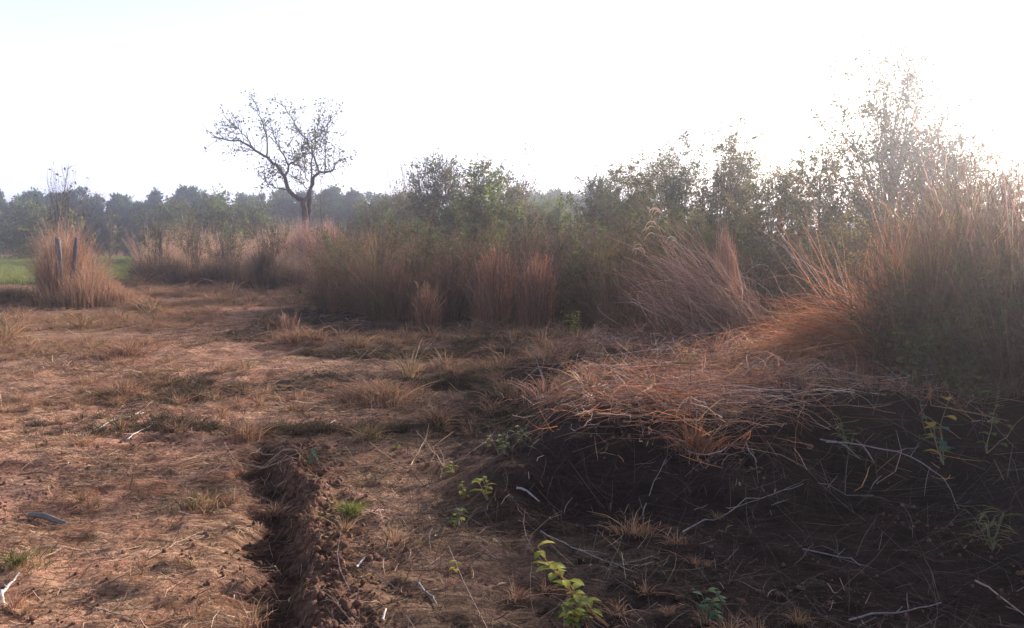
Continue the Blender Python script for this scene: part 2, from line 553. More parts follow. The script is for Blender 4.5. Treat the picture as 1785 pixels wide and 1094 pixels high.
tint = tint * (1 - red[:, None] * 0.7) + np.array([0.55, 0.42, 0.38]) * red[:, None] * 0.7
rxx = np.interp(-V[:, 1], [-p[1] for p in RIDGE], [p[0] for p in RIDGE])
furrow_shade = np.exp(-((V[:, 0] - rxx + 0.17) / 0.13) ** 2) * sstep(6.6, 6.0, V[:, 1]) * 0.9  # shadow inside the furrow, painted as darker soil
tint = tint * (1 - furrow_shade[:, None]) + np.array([0.16, 0.13, 0.16]) * furrow_shade[:, None]
speck = sstep(0.5, 0.68, fbm(V[:, 0] * 5, V[:, 1] * 7, 93, 3)) * 0.6
tint = tint * (1 - speck[:, None] * np.array([0.60, 0.66, 0.70]))
band = np.exp(-((V[:, 1] - 8.3 - 0.35 * (V[:, 0] + 3)) / (0.28 + 0.12 * np.maximum(V[:, 0] + 4, 0))) ** 2) * sstep(-4.9, -3.4, V[:, 0]) * sstep(-0.4, -1.2, V[:, 0]) * (0.6 + 0.6 * vnoise(V[:, 0] * 3, V[:, 1] * 5, 7))  # shadow band across the left ground, painted dark
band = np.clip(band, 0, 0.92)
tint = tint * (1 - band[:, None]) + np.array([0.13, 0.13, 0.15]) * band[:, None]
mid_shade = sstep(0.37, 0.48, fbm(V[:, 0] * 0.45, V[:, 1] * 0.8, 95, 3)) * sstep(-4.8, -2.2, V[:, 0] + 0.1 * (V[:, 1] - 9)) * sstep(6.5, 8.5, V[:, 1]) * 0.92  # long thicket and tree shadows painted as dark patches
tint = np.minimum(tint, tint * (1 - mid_shade[:, None]) + np.array([0.11, 0.115, 0.13]) * mid_shade[:, None])
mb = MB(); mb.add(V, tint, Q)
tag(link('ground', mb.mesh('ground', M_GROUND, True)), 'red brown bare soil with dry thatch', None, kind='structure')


# ------------------------------------------------------------------ straw lying on the ground
def lying(name, label, n, xr, yr, Lr, w, cols, ang=0.62, aj=0.8, lift=0.02, seed=3, mask=None, mat=M_STRAW):
    r = np.random.default_rng(seed)
    x = r.uniform(*xr, n); y = yr[0] + (yr[1] - yr[0]) * r.uniform(0, 1, n) ** 1.4
    if mask is not None:
        k = r.uniform(0, 1, n) < mask(x, y); x = x[k]; y = y[k]; n = len(x)
    L = r.uniform(*Lr, n) * (0.5 + r.uniform(0, 1, n) ** 3 * 1.8)
    a = ang + r.normal(size=n) * aj
    K = 4; t = np.linspace(-0.5, 0.5, K)[None]
    bend = r.normal(size=(n, 1)) * 0.25
    dx = np.cos(a)[:, None] * t * L[:, None] - np.sin(a)[:, None] * (t ** 2 - .1) * bend * L[:, None]
    dy = np.sin(a)[:, None] * t * L[:, None] + np.cos(a)[:, None] * (t ** 2 - .1) * bend * L[:, None]
    px_ = x[:, None] + dx; py_ = y[:, None] + dy
    pz = height(px_, py_) + 0.004 + r.uniform(0, lift, (n, 1)) + t * r.normal(size=(n, 1)) * lift * 1.5
    P = np.stack([px_, py_, pz], -1)
    Wd = w * r.uniform(0.5, 1.5, (n, 1)) * np.array([[0.6, 1, 1, 0.5]]) * (0.8 + 0.08 * y[:, None])
    mb = MB(); ribbons(mb, P, Wd, pick(r, n, cols, 0.3), side=r.normal(size=(n, 3)) * np.array([.3, .3, 1.0]) if False else np.tile(np.array([[0, 0, 1.0]]), (n, 1)) + r.normal(size=(n, 3)) * 0.5, r=r)
    return tag(link(name, mb.mesh(name, mat)), label, 'straw', kind='stuff')


def patchy(s, seed, a=0.4, b=0.6):
    return lambda x, y: sstep(a, b, fbm(x * s, y * s * 1.3, seed, 3))


lying('straw_litter', 'thin bleached straw and grass bits strewn over the bare soil', 100000, (-7, 1.6), (2.5, 16), (0.02, 0.13), 0.0026,
      TAN + PINK[:2] + DEAD + DEAD + [(0.06, 0.045, 0.035)], seed=3, mask=lambda x, y: (0.3 + 0.7 * sstep(0.35, 0.6, fbm(x * 1.1, y * 1.5, 5, 3))) * (1 - 0.9 * sstep(-1.0, 0.1, x + (y - 3.5) * 0.12 + (fbm(x * 1.2, y * 1.2, 77, 3) - 0.5) * 1.2)) * (1 - 0.8 * np.exp(-((x + 2.8) / 1.7) ** 2) * sstep(0.40, 0.52, fbm(x * 0.8, y * 0.9, 66, 3))))
lying('fallen_grass', 'long fallen dry grass lying in drifts across the left ground', 16000, (-12, 0.2), (5.5, 26), (0.15, 0.5), 0.0035,
      TAN + RUST[:2], 0.25, 0.7, 0.06, 4, patchy(0.6, 8, 0.42, 0.58))
lying('mound_straw', 'flattened pinkish straw laid over the low mound on the right', 20000, (0.1, 4.6), (5.0, 11.5), (0.12, 0.5), 0.0036,
      PINK + ORANGE[:2] + RUST + DEAD, 0.12, 0.7, 0.08, 5, lambda x, y: np.where((mound(x, y) > 0.3) & (y > 5.5 + 1.0 * vnoise(x * 1.5, y, 3)), 0.35 + 0.65 * sstep(0.4, 0.58, fbm(x * 1.4, y * 1.4, 12, 3)), 0.03))
lying('twig_litter', 'tangle of thin dead twigs over the shaded ground on the right', 3600, (-0.8, 5.5), (2.6, 6.5), (0.06, 0.45), 0.0024,
      [(0.12, 0.08, 0.07), (0.18, 0.13, 0.12), (0.07, 0.05, 0.045), (0.05, 0.04, 0.035)], 0.5, 1.4, 0.10, 6)


# ------------------------------------------------------------------ clods
def clod_mesh(seed):
    r = np.random.default_rng(seed)
    import bmesh
    bm = bmesh.new(); bmesh.ops.create_icosphere(bm, subdivisions=2, radius=1)
    V = np.array([v.co[:] for v in bm.verts]); F = np.array([[v.index for v in f.verts] for f in bm.faces]); bm.free()
    n = np.zeros(len(V))
    for k in range(5):
        d = r.normal(size=3); d /= np.linalg.norm(d)
        n += np.maximum(V @ d - 0.3, 0) * r.uniform(-0.7, 0.4)
    V = V * (1 + n[:, None] + r.normal(size=(len(V), 1)) * 0.07) * np.array([1, 0.8, 0.62])
    mb = MB(); mb.add(V, np.array([0.20, 0.105, 0.075]) * r.uniform(0.8, 1.25), None, F)
    return mb.mesh('clod', M_CLOD)


CL = [clod_mesh(50 + i) for i in range(6)]
r = np.random.default_rng(12)
pts = []; sc = []
for i in range(1500):   # along the ridge
    k = r.integers(0, len(RIDGE) - 1); t = r.uniform()
    (x0, y0), (x1, y1) = RIDGE[k], RIDGE[k + 1]
    x = x0 + (x1 - x0) * t + abs(r.normal()) * 0.16 - 0.02; y = y0 + (y1 - y0) * t + r.normal() * 0.05
    pts.append((x, y)); sc.append(0.006 + 0.022 * r.uniform() ** 3)
for i in range(14000):
    x = r.uniform(-4.5, 2.5); y = 2.6 + 8 * r.uniform() ** 1.3
    if fbm(x * 0.9, y * 0.9, 90, 3) < 0.5: continue
    pts.append((x, y)); sc.append(0.003 + 0.015 * r.uniform() ** 5)
pts = np.array(pts); P = np.column_stack([pts, height(pts[:, 0], pts[:, 1]) + np.array(sc) * 0.15])
scatter('clods', 'small broken red brown soil clods along the furrow ridge', 'soil clods', CL, P, r.uniform(0, 6.28, (len(P), 3)), np.array(sc), r=r)

# ------------------------------------------------------------------ short grass tufts on the open ground
ST = [short_tuft(100 + i, 0.16, TAN + RUST[:2] + (OLIVE if i % 3 == 0 else []), 70, 0.07) for i in range(7)]
r = np.random.default_rng(21)
n = 15000
x = r.uniform(-14, 1.2, n); y = 3.0 + 25 * r.uniform(0, 1, n) ** 1.1
dens = sstep(0.40, 0.58, fbm(x * 0.55, y * 0.75, 61, 4))
dens = dens * (0.25 + 0.75 * sstep(5, 9, y)) * (1 - 0.75 * np.exp(-((x + 3.4 + 0.27 * np.maximum(y - 8, 0)) / 1.0) ** 2))
k = (r.uniform(0, 1, n) < dens) & (x > -0.85 * y) & ~((y > 14) & (x > -4.5)); x = x[k]; y = y[k]
P = np.column_stack([x, y, height(x, y)])
rot = np.column_stack([r.normal(size=(len(x), 2)) * 0.15, r.uniform(0, 6.28, len(x))])
scatter('short_dry_grass', 'low tufts of dry tan grass covering the open ground', 'grass', ST, P, rot, r.uniform(0.35, 1.0, len(x)) * (0.7 + 0.04 * y) * (1 + 1.2 * (r.uniform(0, 1, len(x)) > 0.93)), r=r)

DKT = [short_tuft(130 + i, 0.13, [(0.055, 0.05, 0.035), (0.075, 0.06, 0.042), (0.06, 0.042, 0.036), (0.19, 0.13, 0.09), (0.07, 0.075, 0.04)], 60, 0.09) for i in range(5)]  # tufts coloured dark to carry the shade of the middle ground
r = np.random.default_rng(23); n = 16000
x = r.uniform(-5, 3, n); y = 6.5 + 10 * r.uniform(0, 1, n)
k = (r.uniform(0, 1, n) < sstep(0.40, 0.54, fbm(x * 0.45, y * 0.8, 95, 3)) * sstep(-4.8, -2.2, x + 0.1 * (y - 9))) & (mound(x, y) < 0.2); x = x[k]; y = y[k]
scatter('dark_ground_cover', 'low weeds and grass coloured dark as shade before the middle thicket', 'ground cover', DKT, np.column_stack([x, y, height(x, y)]),
        np.column_stack([r.normal(size=(len(x), 2)) * 0.2, r.uniform(0, 6.28, len(x))]), r.uniform(0.3, 1.1, len(x)), r=r)

# ------------------------------------------------------------------ tall grass thickets
TT = [tall_tuft(200 + i, 1.85, [RUST + DEAD, RUST[2:3] + DEAD[:3], DEAD + RUST[:1], DEAD[:3] + OLIVE, TAN[:2] + RUST[:2] + DEAD[:2]][i % 5], 150, 0.28, 0.16 + 0.09 * (i % 3), 0.0075, 0.4, 0.3) for i in range(8)]
TT2 = [tall_tuft(230 + i, 1.5, TAN + PINK[:2], 110, 0.25, 0.14, 0.009, 0.3, 0.4) for i in range(5)]
TT3 = [tall_tuft(250 + i, 2.0, [DEAD + RUST[:2], DEAD + TAN[:2] + OLIVE[:1], DEAD + OLIVE[:2] + RUST[3:]][i % 3], 240, 0.34, 0.26, 0.0052, 0.5, 0.2) for i in range(6)]


TT_D = [tall_tuft(270 + i, 1.5, DEAD + [(0.08, 0.06, 0.045), (0.06, 0.055, 0.03)], 170, 0.35, 0.3, 0.010, 0.5, 0.1) for i in range(4)]


def front(px_):
    return np.interp(px_, [-400, 235, 240, 300, 400, 535, 560, 700, 820, 1000, 1060, 1200, 1440, 1500, 1545, 1600, 1785, 2200, 3200],
                     [999, 999, 27.5, 26.5, 26.0, 24, 17, 15.5, 15.5, 15.0, 12.6, 12.0, 11.2, 10.4, 8.6, 7.0, 6.0, 4.9, 4.2])


def mass(name, label, protos, xr, yr, dens, test, scl, seed, hfun=None, gap=0.25):
    r = np.random.default_rng(seed)
    n = int((xr[1] - xr[0]) * (yr[1] - yr[0]) * dens)
    x = r.uniform(*xr, n); y = r.uniform(*yr, n)
    px_ = 892.5 + FPX * x / np.maximum(y, 0.5)
    k = test(x, y, px_, r.uniform(0, 1, n)); k = k & (r.uniform(0, 1, n) < gap + (1 - gap) * sstep(0.36, 0.5, fbm(x * 0.9, y * 0.9, seed + 40, 3)))
    x = x[k]; y = y[k]
    P = np.column_stack([x, y, height(x, y) - 0.02])
    rot = np.column_stack([r.normal(size=(len(x), 2)) * 0.15, r.uniform(0, 6.28, len(x))])
    s = r.uniform(*scl, len(x)) * (0.55 + 0.72 * fbm(x * 0.6, y * 0.6, seed, 3) + 0.2 * vnoise(x * 1.7, y * 1.7, seed + 5))
    if hfun is not None: s = s * hfun(x, y)
    s3 = np.column_stack([np.maximum(s, 0.7), np.maximum(s, 0.7), s])
    return scatter(name, label, 'tall grass', protos, P, rot, s3, r=r)


def thick_h(x, y):
    p = 892.5 + FPX * x / y; d = y - front(p)
    low = (1 - sstep(1500, 1580, p)) * (1 - sstep(2.5, 6.5, d))
    back = sstep(8.3, 9.0, y) * (1 - sstep(12.5, 14.5, y)) * sstep(1440, 1500, p) * (1 - sstep(2000, 2300, p))
    return (0.55 + 0.45 * (1 - np.maximum(low, back * 0.9))) * (0.98 + 0.2 * sstep(1500, 1700, p) * (1 - sstep(9, 14, y)))


mass('tall_dry_grass', 'dense rust brown tall grass thicket filling the middle distance', TT, (-9, 7), (11, 34), 5.5,
     lambda x, y, p, u: (y > front(p)) & (p > 548) & (p < 1110) & (u < np.where(y < front(p) + 3.5, 1, 0.55)), (0.72, 1.26), 301)
mass('pale_dry_grass', 'pale pinkish dry grass bank behind the left track', TT2, (-22, -3), (24, 52), 4.0,
     lambda x, y, p, u: (y > front(p)) & (p > 238) & (p < 640) & (y > front(p) + 1.8) & (u < np.where(y < front(p) + 5, 0.8, 0.4)), (0.72, 1.0), 302,
     lambda x, y: (0.74 + 0.75 * sstep(34, 39, y)) * (0.6 + 0.9 * fbm(x * 0.8, y * 0.8, 19, 2)))
mass('brown_thicket_grass', 'dark matted grass thicket below the trees on the right', TT3, (0, 26), (3.0, 30), 5.0,
     lambda x, y, p, u: (y > front(p)) & (p >= 1010) & (u < np.where(y < front(p) + 3, 1, 0.5)), (0.85, 1.12), 303,
     lambda x, y: thick_h(x, y))
mass('dark_bank_grass', 'dark brown weedy face of the grass bank on the left', TT_D, (-16, -5), (24, 32), 6.0,
     lambda x, y, p, u: (y > front(p)) & (y < front(p) + 2.6) & (p > 238) & (p < 560), (0.55, 0.85), 305)
mass('far_scrub_grass', 'low dry scrub at the edge of the far field', TT2, (-60, 12), (58, 76), 1.0,
     lambda x, y, p, u: (vnoise(x * 0.25, y * 0.2, 5) > 0.45) & (u < 0.8), (0.3, 0.75), 304)

# green field strip beyond the left clump
r = np.random.default_rng(31)
gm = []
for i in range(5):
    rr = np.random.default_rng(400 + i); mbb = MB()
    blades(mbb, rr, 60, 0.3, 0.25, 0.35, 0.4, 0.014, [(0.17, 0.21, 0.08), (0.23, 0.26, 0.11), (0.28, 0.26, 0.14)], 3, 0.5)
    gm.append(mbb.mesh('green_tuft', M_GREEN))
n = 16000
x = r.uniform(-48, -6, n); y = r.uniform(29, 70, n)
px_ = 892.5 + FPX * x / y
k = (px_ < 262) & (px_ > -120); x = x[k]; y = y[k]
P = np.column_stack([x, y, height(x, y)])
scatter('field_grass', 'short bright green grass of the far field on the left', 'grass', gm, P,
        np.column_stack([np.zeros((len(x), 2)), r.uniform(0, 6.28, len(x))]), r.uniform(0.7, 1.5, len(x)), r=r)


# ------------------------------------------------------------------ woody plants
def grow(r, base, H, trunk_r, levels, bend=0.12, up=0.5, trunk_dir=(0, 0, 1), spread=0.9, K=7):
    """returns list of (P [N,K,3], R [N,K]) per level. levels = [(children per parent, length factor), ...]"""
    td = np.array(trunk_dir, float); td /= np.linalg.norm(td)
    t = np.linspace(0, 1, K)[:, None]
    w = np.cumsum(r.normal(size=(K, 3)) * bend * H / K, 0); w[0] = 0; w[:, 2] *= 0.3
    P = (np.array(base)[None] + td * H * t + w)[None]
    Rr = (trunk_r * (1 - 0.7 * t[:, 0]))[None]
    out = [(P, Rr)]
    L = np.array([H])
    for nc, lf in levels:
        N = len(P)
        par = np.repeat(np.arange(N), nc)
        u = r.uniform(0.28, 1.0, len(par))
        fi = u * (K - 1); i0 = np.minimum(fi.astype(int), K - 2); f = (fi - i0)[:, None]
        st = P[par, i0] * (1 - f) + P[par, i0 + 1] * f
        pr = Rr[par, i0] * (1 - f[:, 0]) + Rr[par, i0 + 1] * f[:, 0]
        dp = P[par, i0 + 1] - P[par, i0]; dp /= np.linalg.norm(dp, axis=1, keepdims=True) + 1e-9
        d = dp + r.normal(size=(len(par), 3)) * spread; d[:, 2] += up
        d /= np.linalg.norm(d, axis=1, keepdims=True)
        Lc = L[par] * lf * (1.15 - 0.55 * u) * r.uniform(0.6, 1.3, len(par))
        w = np.cumsum(r.normal(size=(len(par), K, 3)) * bend * Lc[:, None, None] / K * 1.6, 1); w[:, 0] = 0
        tt = np.linspace(0, 1, K)[None, :, None]
        P2 = st[:, None] + d[:, None] * Lc[:, None, None] * tt + w
        P2[..., 2] += up * 0.25 * Lc[:, None] * tt[..., 0] ** 2
        R2 = (pr * 0.62)[:, None] * (1 - 0.75 * tt[..., 0])
        out.append((P2, R2)); P, Rr, L = P2, R2, Lc
    return out


def leaf_points(r, P, n, jit, tmin=0.35):
    N, K = P.shape[:2]
    i = r.integers(0, N, n); u = r.uniform(tmin, 1, n) * (K - 1); i0 = np.minimum(u.astype(int), K - 2); f = (u - i0)[:, None]
    return P[i, i0] * (1 - f) + P[i, i0 + 1] * f + r.normal(size=(n, 3)) * jit, P[i, -1] - P[i, 0]


G_DARK = [(0.055, 0.08, 0.035), (0.075, 0.095, 0.04), (0.05, 0.065, 0.035)]
G_MID = [(0.09, 0.12, 0.045), (0.12, 0.14, 0.05), (0.08, 0.10, 0.04), (0.15, 0.13, 0.06)]
G_LITE = [(0.17, 0.21, 0.06), (0.22, 0.25, 0.07), (0.13, 0.17, 0.05)]
G_OLIVE = [(0.16, 0.14, 0.065), (0.12, 0.11, 0.05), (0.20, 0.16, 0.08), (0.10, 0.09, 0.05)]
BARK = np.array([0.12, 0.09, 0.075])
PALE = np.array([0.30, 0.24, 0.20])


def tree_meshes(seed, H, tr, levels, nleaf, ll, lw, cols, bark=BARK, jit=0.08, up=0.5, spread=0.9, tdir=(0, 0, 1), stems=1, sr=0.15, min_r=0.003, bend=0.12, tmin=0.35):
    r = np.random.default_rng(seed); tk = MB(); br = MB(); lf = MB()
    for s in range(stems):
        b = (0, 0, 0) if stems == 1 else (r.normal() * sr, r.normal() * sr, -0.03)
        td = np.array(tdir) + (0 if stems == 1 else 1) * np.array([r.normal() * 0.33, r.normal() * 0.33, 0])
        Hs = H * (1 if stems == 1 else r.uniform(0.6, 1))
        lv = grow(r, b, Hs, tr, levels, bend, up, td, spread)
        for q, (P, Rr) in enumerate(lv):
            tubes(tk if q == 0 else br, P, np.maximum(Rr, min_r), bark * r.uniform(0.85, 1.15), 6 if q == 0 else 4)
        P, D = leaf_points(r, lv[-1][0], int(nleaf / stems), jit, tmin)
        nn = len(P)
        D = D / (np.linalg.norm(D, axis=1, keepdims=True) + 1e-9)
        leaves(lf, P, ll * r.uniform(0.6, 1.3, nn), lw * r.uniform(0.6, 1.3, nn), pick(r, nn, cols, 0.22), r, 0.5, D)
    return tk.mesh('trunk', M_BARK), br.mesh('branches', M_BARK), lf.mesh('crown', M_LEAF)


def crown_meshes(seed, H, Wd, ncl, nleaf, ll, lw, cols, shape='dome', bark=BARK, trunk_r=0.03, stems=4, lean=(0, 0), flat=0.5):
    """limbs that rise from a few stems to clumps of leafy twigs filling a ragged envelope"""
    r = np.random.default_rng(seed); tk = MB(); br = MB(); lf = MB()
    u = r.uniform(0, 1, ncl)
    zz = H * (0.10 + 0.88 * u ** (0.8 if shape == 'dome' else 0.95)); f = zz / H
    if shape == 'dome': env = (1 - np.clip(f, 0, 1) ** 4) ** 0.5 * (0.75 + 0.25 * np.minimum(f * 3, 1))
    else: env = np.interp(f, [0, 0.3, 0.55, 0.75, 0.9, 1.0], [0.6, 0.85, 1.0, 0.85, 0.62, 0.35])
    a = r.uniform(0, 2 * np.pi, ncl)
    rim = env * (1 + 0.35 * np.sin(a * 2 + seed) * np.sin(f * 9 + seed) + r.normal(size=ncl) * 0.12)
    rad = Wd / 2 * rim * r.uniform(0.1, 1, ncl) ** 0.5
    C = np.stack([np.cos(a) * rad + lean[0] * zz, np.sin(a) * rad + lean[1] * zz, zz], 1)
    # stems
    sa = r.uniform(0, 2 * np.pi, stems); K = 9; t = np.linspace(0, 1, K)
    SP = []
    for s in range(stems):
        b = np.array([np.cos(sa[s]), np.sin(sa[s]), 0]) * (0.04 if stems == 1 else 0.05 * Wd)
        tip = np.array([np.cos(sa[s]) * Wd * 0.14 * (stems > 1) + lean[0] * H, np.sin(sa[s]) * Wd * 0.14 * (stems > 1) + lean[1] * H, H * r.uniform(0.75, 0.95)])
        P = b + (tip - b) * t[:, None] + np.cumsum(r.normal(size=(K, 3)) * H * 0.012, 0) * (t[:, None] > 0); P[0, 2] = -0.05
        SP.append(P); tubes(tk, P[None], (trunk_r * (1 - 0.8 * t))[None], bark * r.uniform(0.85, 1.15), 6)
    SP = np.array(SP)
    which = r.integers(0, stems, ncl)
    s0 = np.clip(f * r.uniform(0.35, 0.75, ncl), 0.03, 0.9) * (K - 1); i0 = np.minimum(s0.astype(int), K - 2); ff = (s0 - i0)[:, None]
    B = SP[which, i0] * (1 - ff) + SP[which, i0 + 1] * ff
    t8 = np.linspace(0, 1, 8)[None, :, None]
    M = (B + C) / 2; M[:, 2] -= 0.10 * np.linalg.norm(C - B, axis=1)
    L = B[:, None] * (1 - t8) ** 2 + 2 * M[:, None] * t8 * (1 - t8) + C[:, None] * t8 ** 2
    L = L + np.cumsum(r.normal(size=L.shape) * 0.012, 1) * (t8 > 0)
    r0 = trunk_r * 0.45 * (1 - s0 / (K - 1) * 0.8)
    tubes(br, L, np.maximum(r0[:, None] * (1 - 0.8 * t8[..., 0]), 0.0035), bark, 4)
    # twigs around the outer half of each limb
    nt = 7; par = np.repeat(np.arange(ncl), nt)
    uu = r.uniform(0.35, 1, len(par)) * 7; j0 = np.minimum(uu.astype(int), 6); fj = (uu - j0)[:, None]
    A = L[par, j0] * (1 - fj) + L[par, j0 + 1] * fj
    D = (L[par, -1] - L[par, 4]); D /= np.linalg.norm(D, axis=1, keepdims=True) + 1e-9
    D = D + r.normal(size=D.shape) * np.array([0.9, 0.9, 0.9 * flat + 0.2]); D[:, 2] += 0.2; D /= np.linalg.norm(D, axis=1, keepdims=True)
    tl = (0.07 * H + 0.10 * Wd) * r.uniform(0.4, 1.4, len(par)); t5 = np.linspace(0, 1, 5)[None, :, None]
    Tw = A[:, None] + D[:, None] * tl[:, None, None] * t5 + np.cumsum(r.normal(size=(len(par), 5, 3)) * 0.012, 1) * (t5 > 0)
    Tw[..., 2] -= 0.12 * tl[:, None] * t5[..., 0] ** 2
    tubes(br, Tw, np.full((len(par), 5), 0.0028) * (1.3 - 0.6 * t5[..., 0]), bark, 3)
    # leaves: some twigs full, some nearly bare
    wgt = r.uniform(0, 1, len(par)) ** 1.6 + 0.08; wgt /= wgt.sum()
    it = r.choice(len(par), nleaf, p=wgt); v = r.uniform(0.1, 1.05, nleaf) * 4; k0 = np.clip(v.astype(int), 0, 3); fk = (v - k0)[:, None]
    P = Tw[it, k0] * (1 - fk) + Tw[it, k0 + 1] * fk + r.normal(size=(nleaf, 3)) * ll * np.array([0.55, 0.55, 0.4])
    clc = pick(r, ncl, cols, 0.15)[par[it]] * (1 + r.normal(size=(nleaf, 1)) * 0.2)
    leaves(lf, P, ll * r.uniform(0.5, 1.3, nleaf), lw * r.uniform(0.5, 1.3, nleaf), np.clip(clc, 0.01, 0.8), r, 0.5, D[it])
    return tk.mesh('trunk', M_BARK), br.mesh('branches', M_BARK), lf.mesh('crown', M_LEAF)


def tree_obj(name, label, cat, loc, meshes, group=None, rz=0, sc=1.0):
    e = empty(name, loc, label, cat, group)
    e.rotation_euler = (0, 0, rz); e.scale = (sc, sc, sc)
    for nm, me in zip(('trunk', 'branches', 'crown'), meshes):
        link(nm, me, e)
    return e


def foot(px, Yd):
    x = colx(px, Yd)
    return np.array([x, Yd, float(height(x, Yd)) - 0.03])


def hgt(py, Yd):
    return at(892, py, Yd)[2]


# far plantation: slim trees standing in rows
FP = []
for i in range(6):
    FP.append(tree_meshes(500 + i, 8.6 + 0.5 * (i % 3), 0.13, [(16, 0.24), (4, 0.5)], 2400, 0.6, 0.27, [(0.03, 0.085, 0.05), (0.045, 0.11, 0.05), (0.03, 0.065, 0.045), (0.08, 0.13, 0.05)], jit=0.28, up=0.55, spread=0.75, min_r=0.012, tmin=0.2))
r = np.random.default_rng(77)
src = {}
cnt = 0
for row, (Yd, step) in enumerate([(84, 1.5), (90, 1.6), (97, 1.7)]):
    x = colx(-90, Yd)
    while x < colx(1120, Yd):
        pxx = 892.5 + FPX * x / Yd
        if not (740 < pxx < 880):
            i = int(r.integers(0, 6))
            loc = (x + r.normal() * 0.5, Yd + r.normal() * 1.2, 0)
            sc_ = r.choice([r.uniform(0.5, 0.6), r.uniform(0.56, 0.64), r.uniform(0.6, 0.72)]) * (0.93 if row == 0 else 1.0) * (1.0 + 0.05 * (pxx > 880))
            if i not in src:
                src[i] = tree_obj('plantation_tree', 'slim dark green tree of the far plantation row on the horizon', 'tree', loc, FP[i], 'trees of the far plantation', r.uniform(0, 6.28), sc_)
            else:
                copy_tree(src[i], loc, r.uniform(0, 6.28), sc_, None, r.uniform(0.85, 1.35))
            cnt += 1
        x += step * r.uniform(0.75, 1.25)
# low skirt of undergrowth that closes the foot of the plantation
U = []
for i in range(4):
    rr = np.random.default_rng(560 + i); mbb = MB()
    n = 500
    P_ = rr.normal(size=(n, 3)) * np.array([1.0, 0.7, 0.75]); P_[:, 2] = np.abs(P_[:, 2]) * 1.3
    leaves(mbb, P_, np.full(n, 0.5), np.full(n, 0.26), pick(rr, n, [(0.035, 0.07, 0.04), (0.05, 0.085, 0.04)], 0.2), rr)
    U.append(mbb.mesh('undergrowth', M_LEAF))
n = 800
x = r.uniform(-62, 22, n); y = r.uniform(83, 103, n)
scatter('plantation_undergrowth', 'dark undergrowth along the foot of the far plantation', 'undergrowth', U, np.column_stack([x, y, np.zeros(n)]),
        np.column_stack([np.zeros((n, 2)), r.uniform(0, 6.28, n)]), r.uniform(0.6, 1.6, n), r=r)

# ---- the crooked half bare tree
YT = 36.0


def tpt(X_, Y_, dy=0.0):
    return at(330 + X_ / 2.543, 130 + Y_ / 2.543, YT + dy)


limbs = [
    ([(522, 800), (520, 700), (512, 620), (506, 560)], 0.155, 0.12, 0, 0),
    ([(528, 780), (530, 640), (528, 580), (534, 510)], 0.115, 0.10, .25, .3),
    ([(506, 560), (470, 540), (438, 512), (424, 455), (385, 405), (345, 368), (290, 330), (235, 297), (165, 290), (95, 275)], 0.115, 0.018, 0, -.9),
    ([(424, 455), (440, 400), (478, 375), (515, 352)], 0.06, 0.015, 0, .8),
    ([(438, 400), (412, 340), (380, 285), (362, 230)], 0.04, 0.01, .1, .9),
    ([(343, 362), (347, 300), (325, 220), (310, 175), (300, 140), (285, 112)], 0.04, 0.008, -.3, .6),
    ([(285, 325), (255, 280), (228, 248), (190, 215)], 0.03, 0.008, -.5, -1.3),
    ([(440, 512), (385, 502), (335, 475), (296, 420)], 0.03, 0.006, 0, -1.2),
    ([(506, 560), (528, 545), (538, 505)], 0.10, 0.09, 0, .3),
    ([(536, 510), (545, 462), (572, 432), (630, 430), (650, 400), (668, 365)], 0.085, 0.012, .3, -.4),
    ([(572, 432), (555, 365), (522, 290), (480, 235), (455, 190), (402, 130)], 0.05, 0.01, .3, 1.5),
    ([(600, 430), (603, 350), (604, 280), (612, 215)], 0.035, 0.008, 0.1, -.3),
    ([(540, 490), (541, 420), (540, 375), (560, 310), (560, 250), (592, 170)], 0.045, 0.008, .3, .7),
    ([(522, 505), (480, 462), (455, 452)], 0.03, 0.008, 0.2, -.4),
    ([(528, 470), (505, 425), (478, 400), (470, 370)], 0.025, 0.006, 0.2, 1.2),
    ([(522, 300), (560, 285), (600, 240), (625, 205)], 0.025, 0.006, 0.7, -.3),
    ([(520, 430), (515, 380), (500, 340), (505, 290)], 0.02, 0.006, 0.4, 1.0),
]
r = np.random.default_rng(88)
hb = foot(535, YT)
tk = MB(); br = MB(); lfm = MB(); ends = []
for n_, (pl, r0, r1, d0, d1) in enumerate(limbs):
    m_ = len(pl)
    P = np.array([tpt(a, b, d0 + (d1 - d0) * i / (m_ - 1)) for i, (a, b) in enumerate(pl)])
    # resample smoothly
    tt = np.linspace(0, m_ - 1, m_ * 3); P = np.stack([np.interp(tt, np.arange(m_), P[:, c]) for c in range(3)], 1)
    P[1:-1] = (P[:-2] + 2 * P[1:-1] + P[2:]) / 4; P[1:-1] += r.normal(size=(len(P) - 2, 3)) * 0.025
    if n_ < 2: P[0] = hb + np.array([0.12 * n_ - 0.05, 0, -0.1])
    tubes(tk if n_ < 2 else br, P[None] - hb, np.linspace(r0, r1, len(P))[None], BARK * 0.6, 7)
    if r1 < 0.05: ends.append((P - hb, r1))
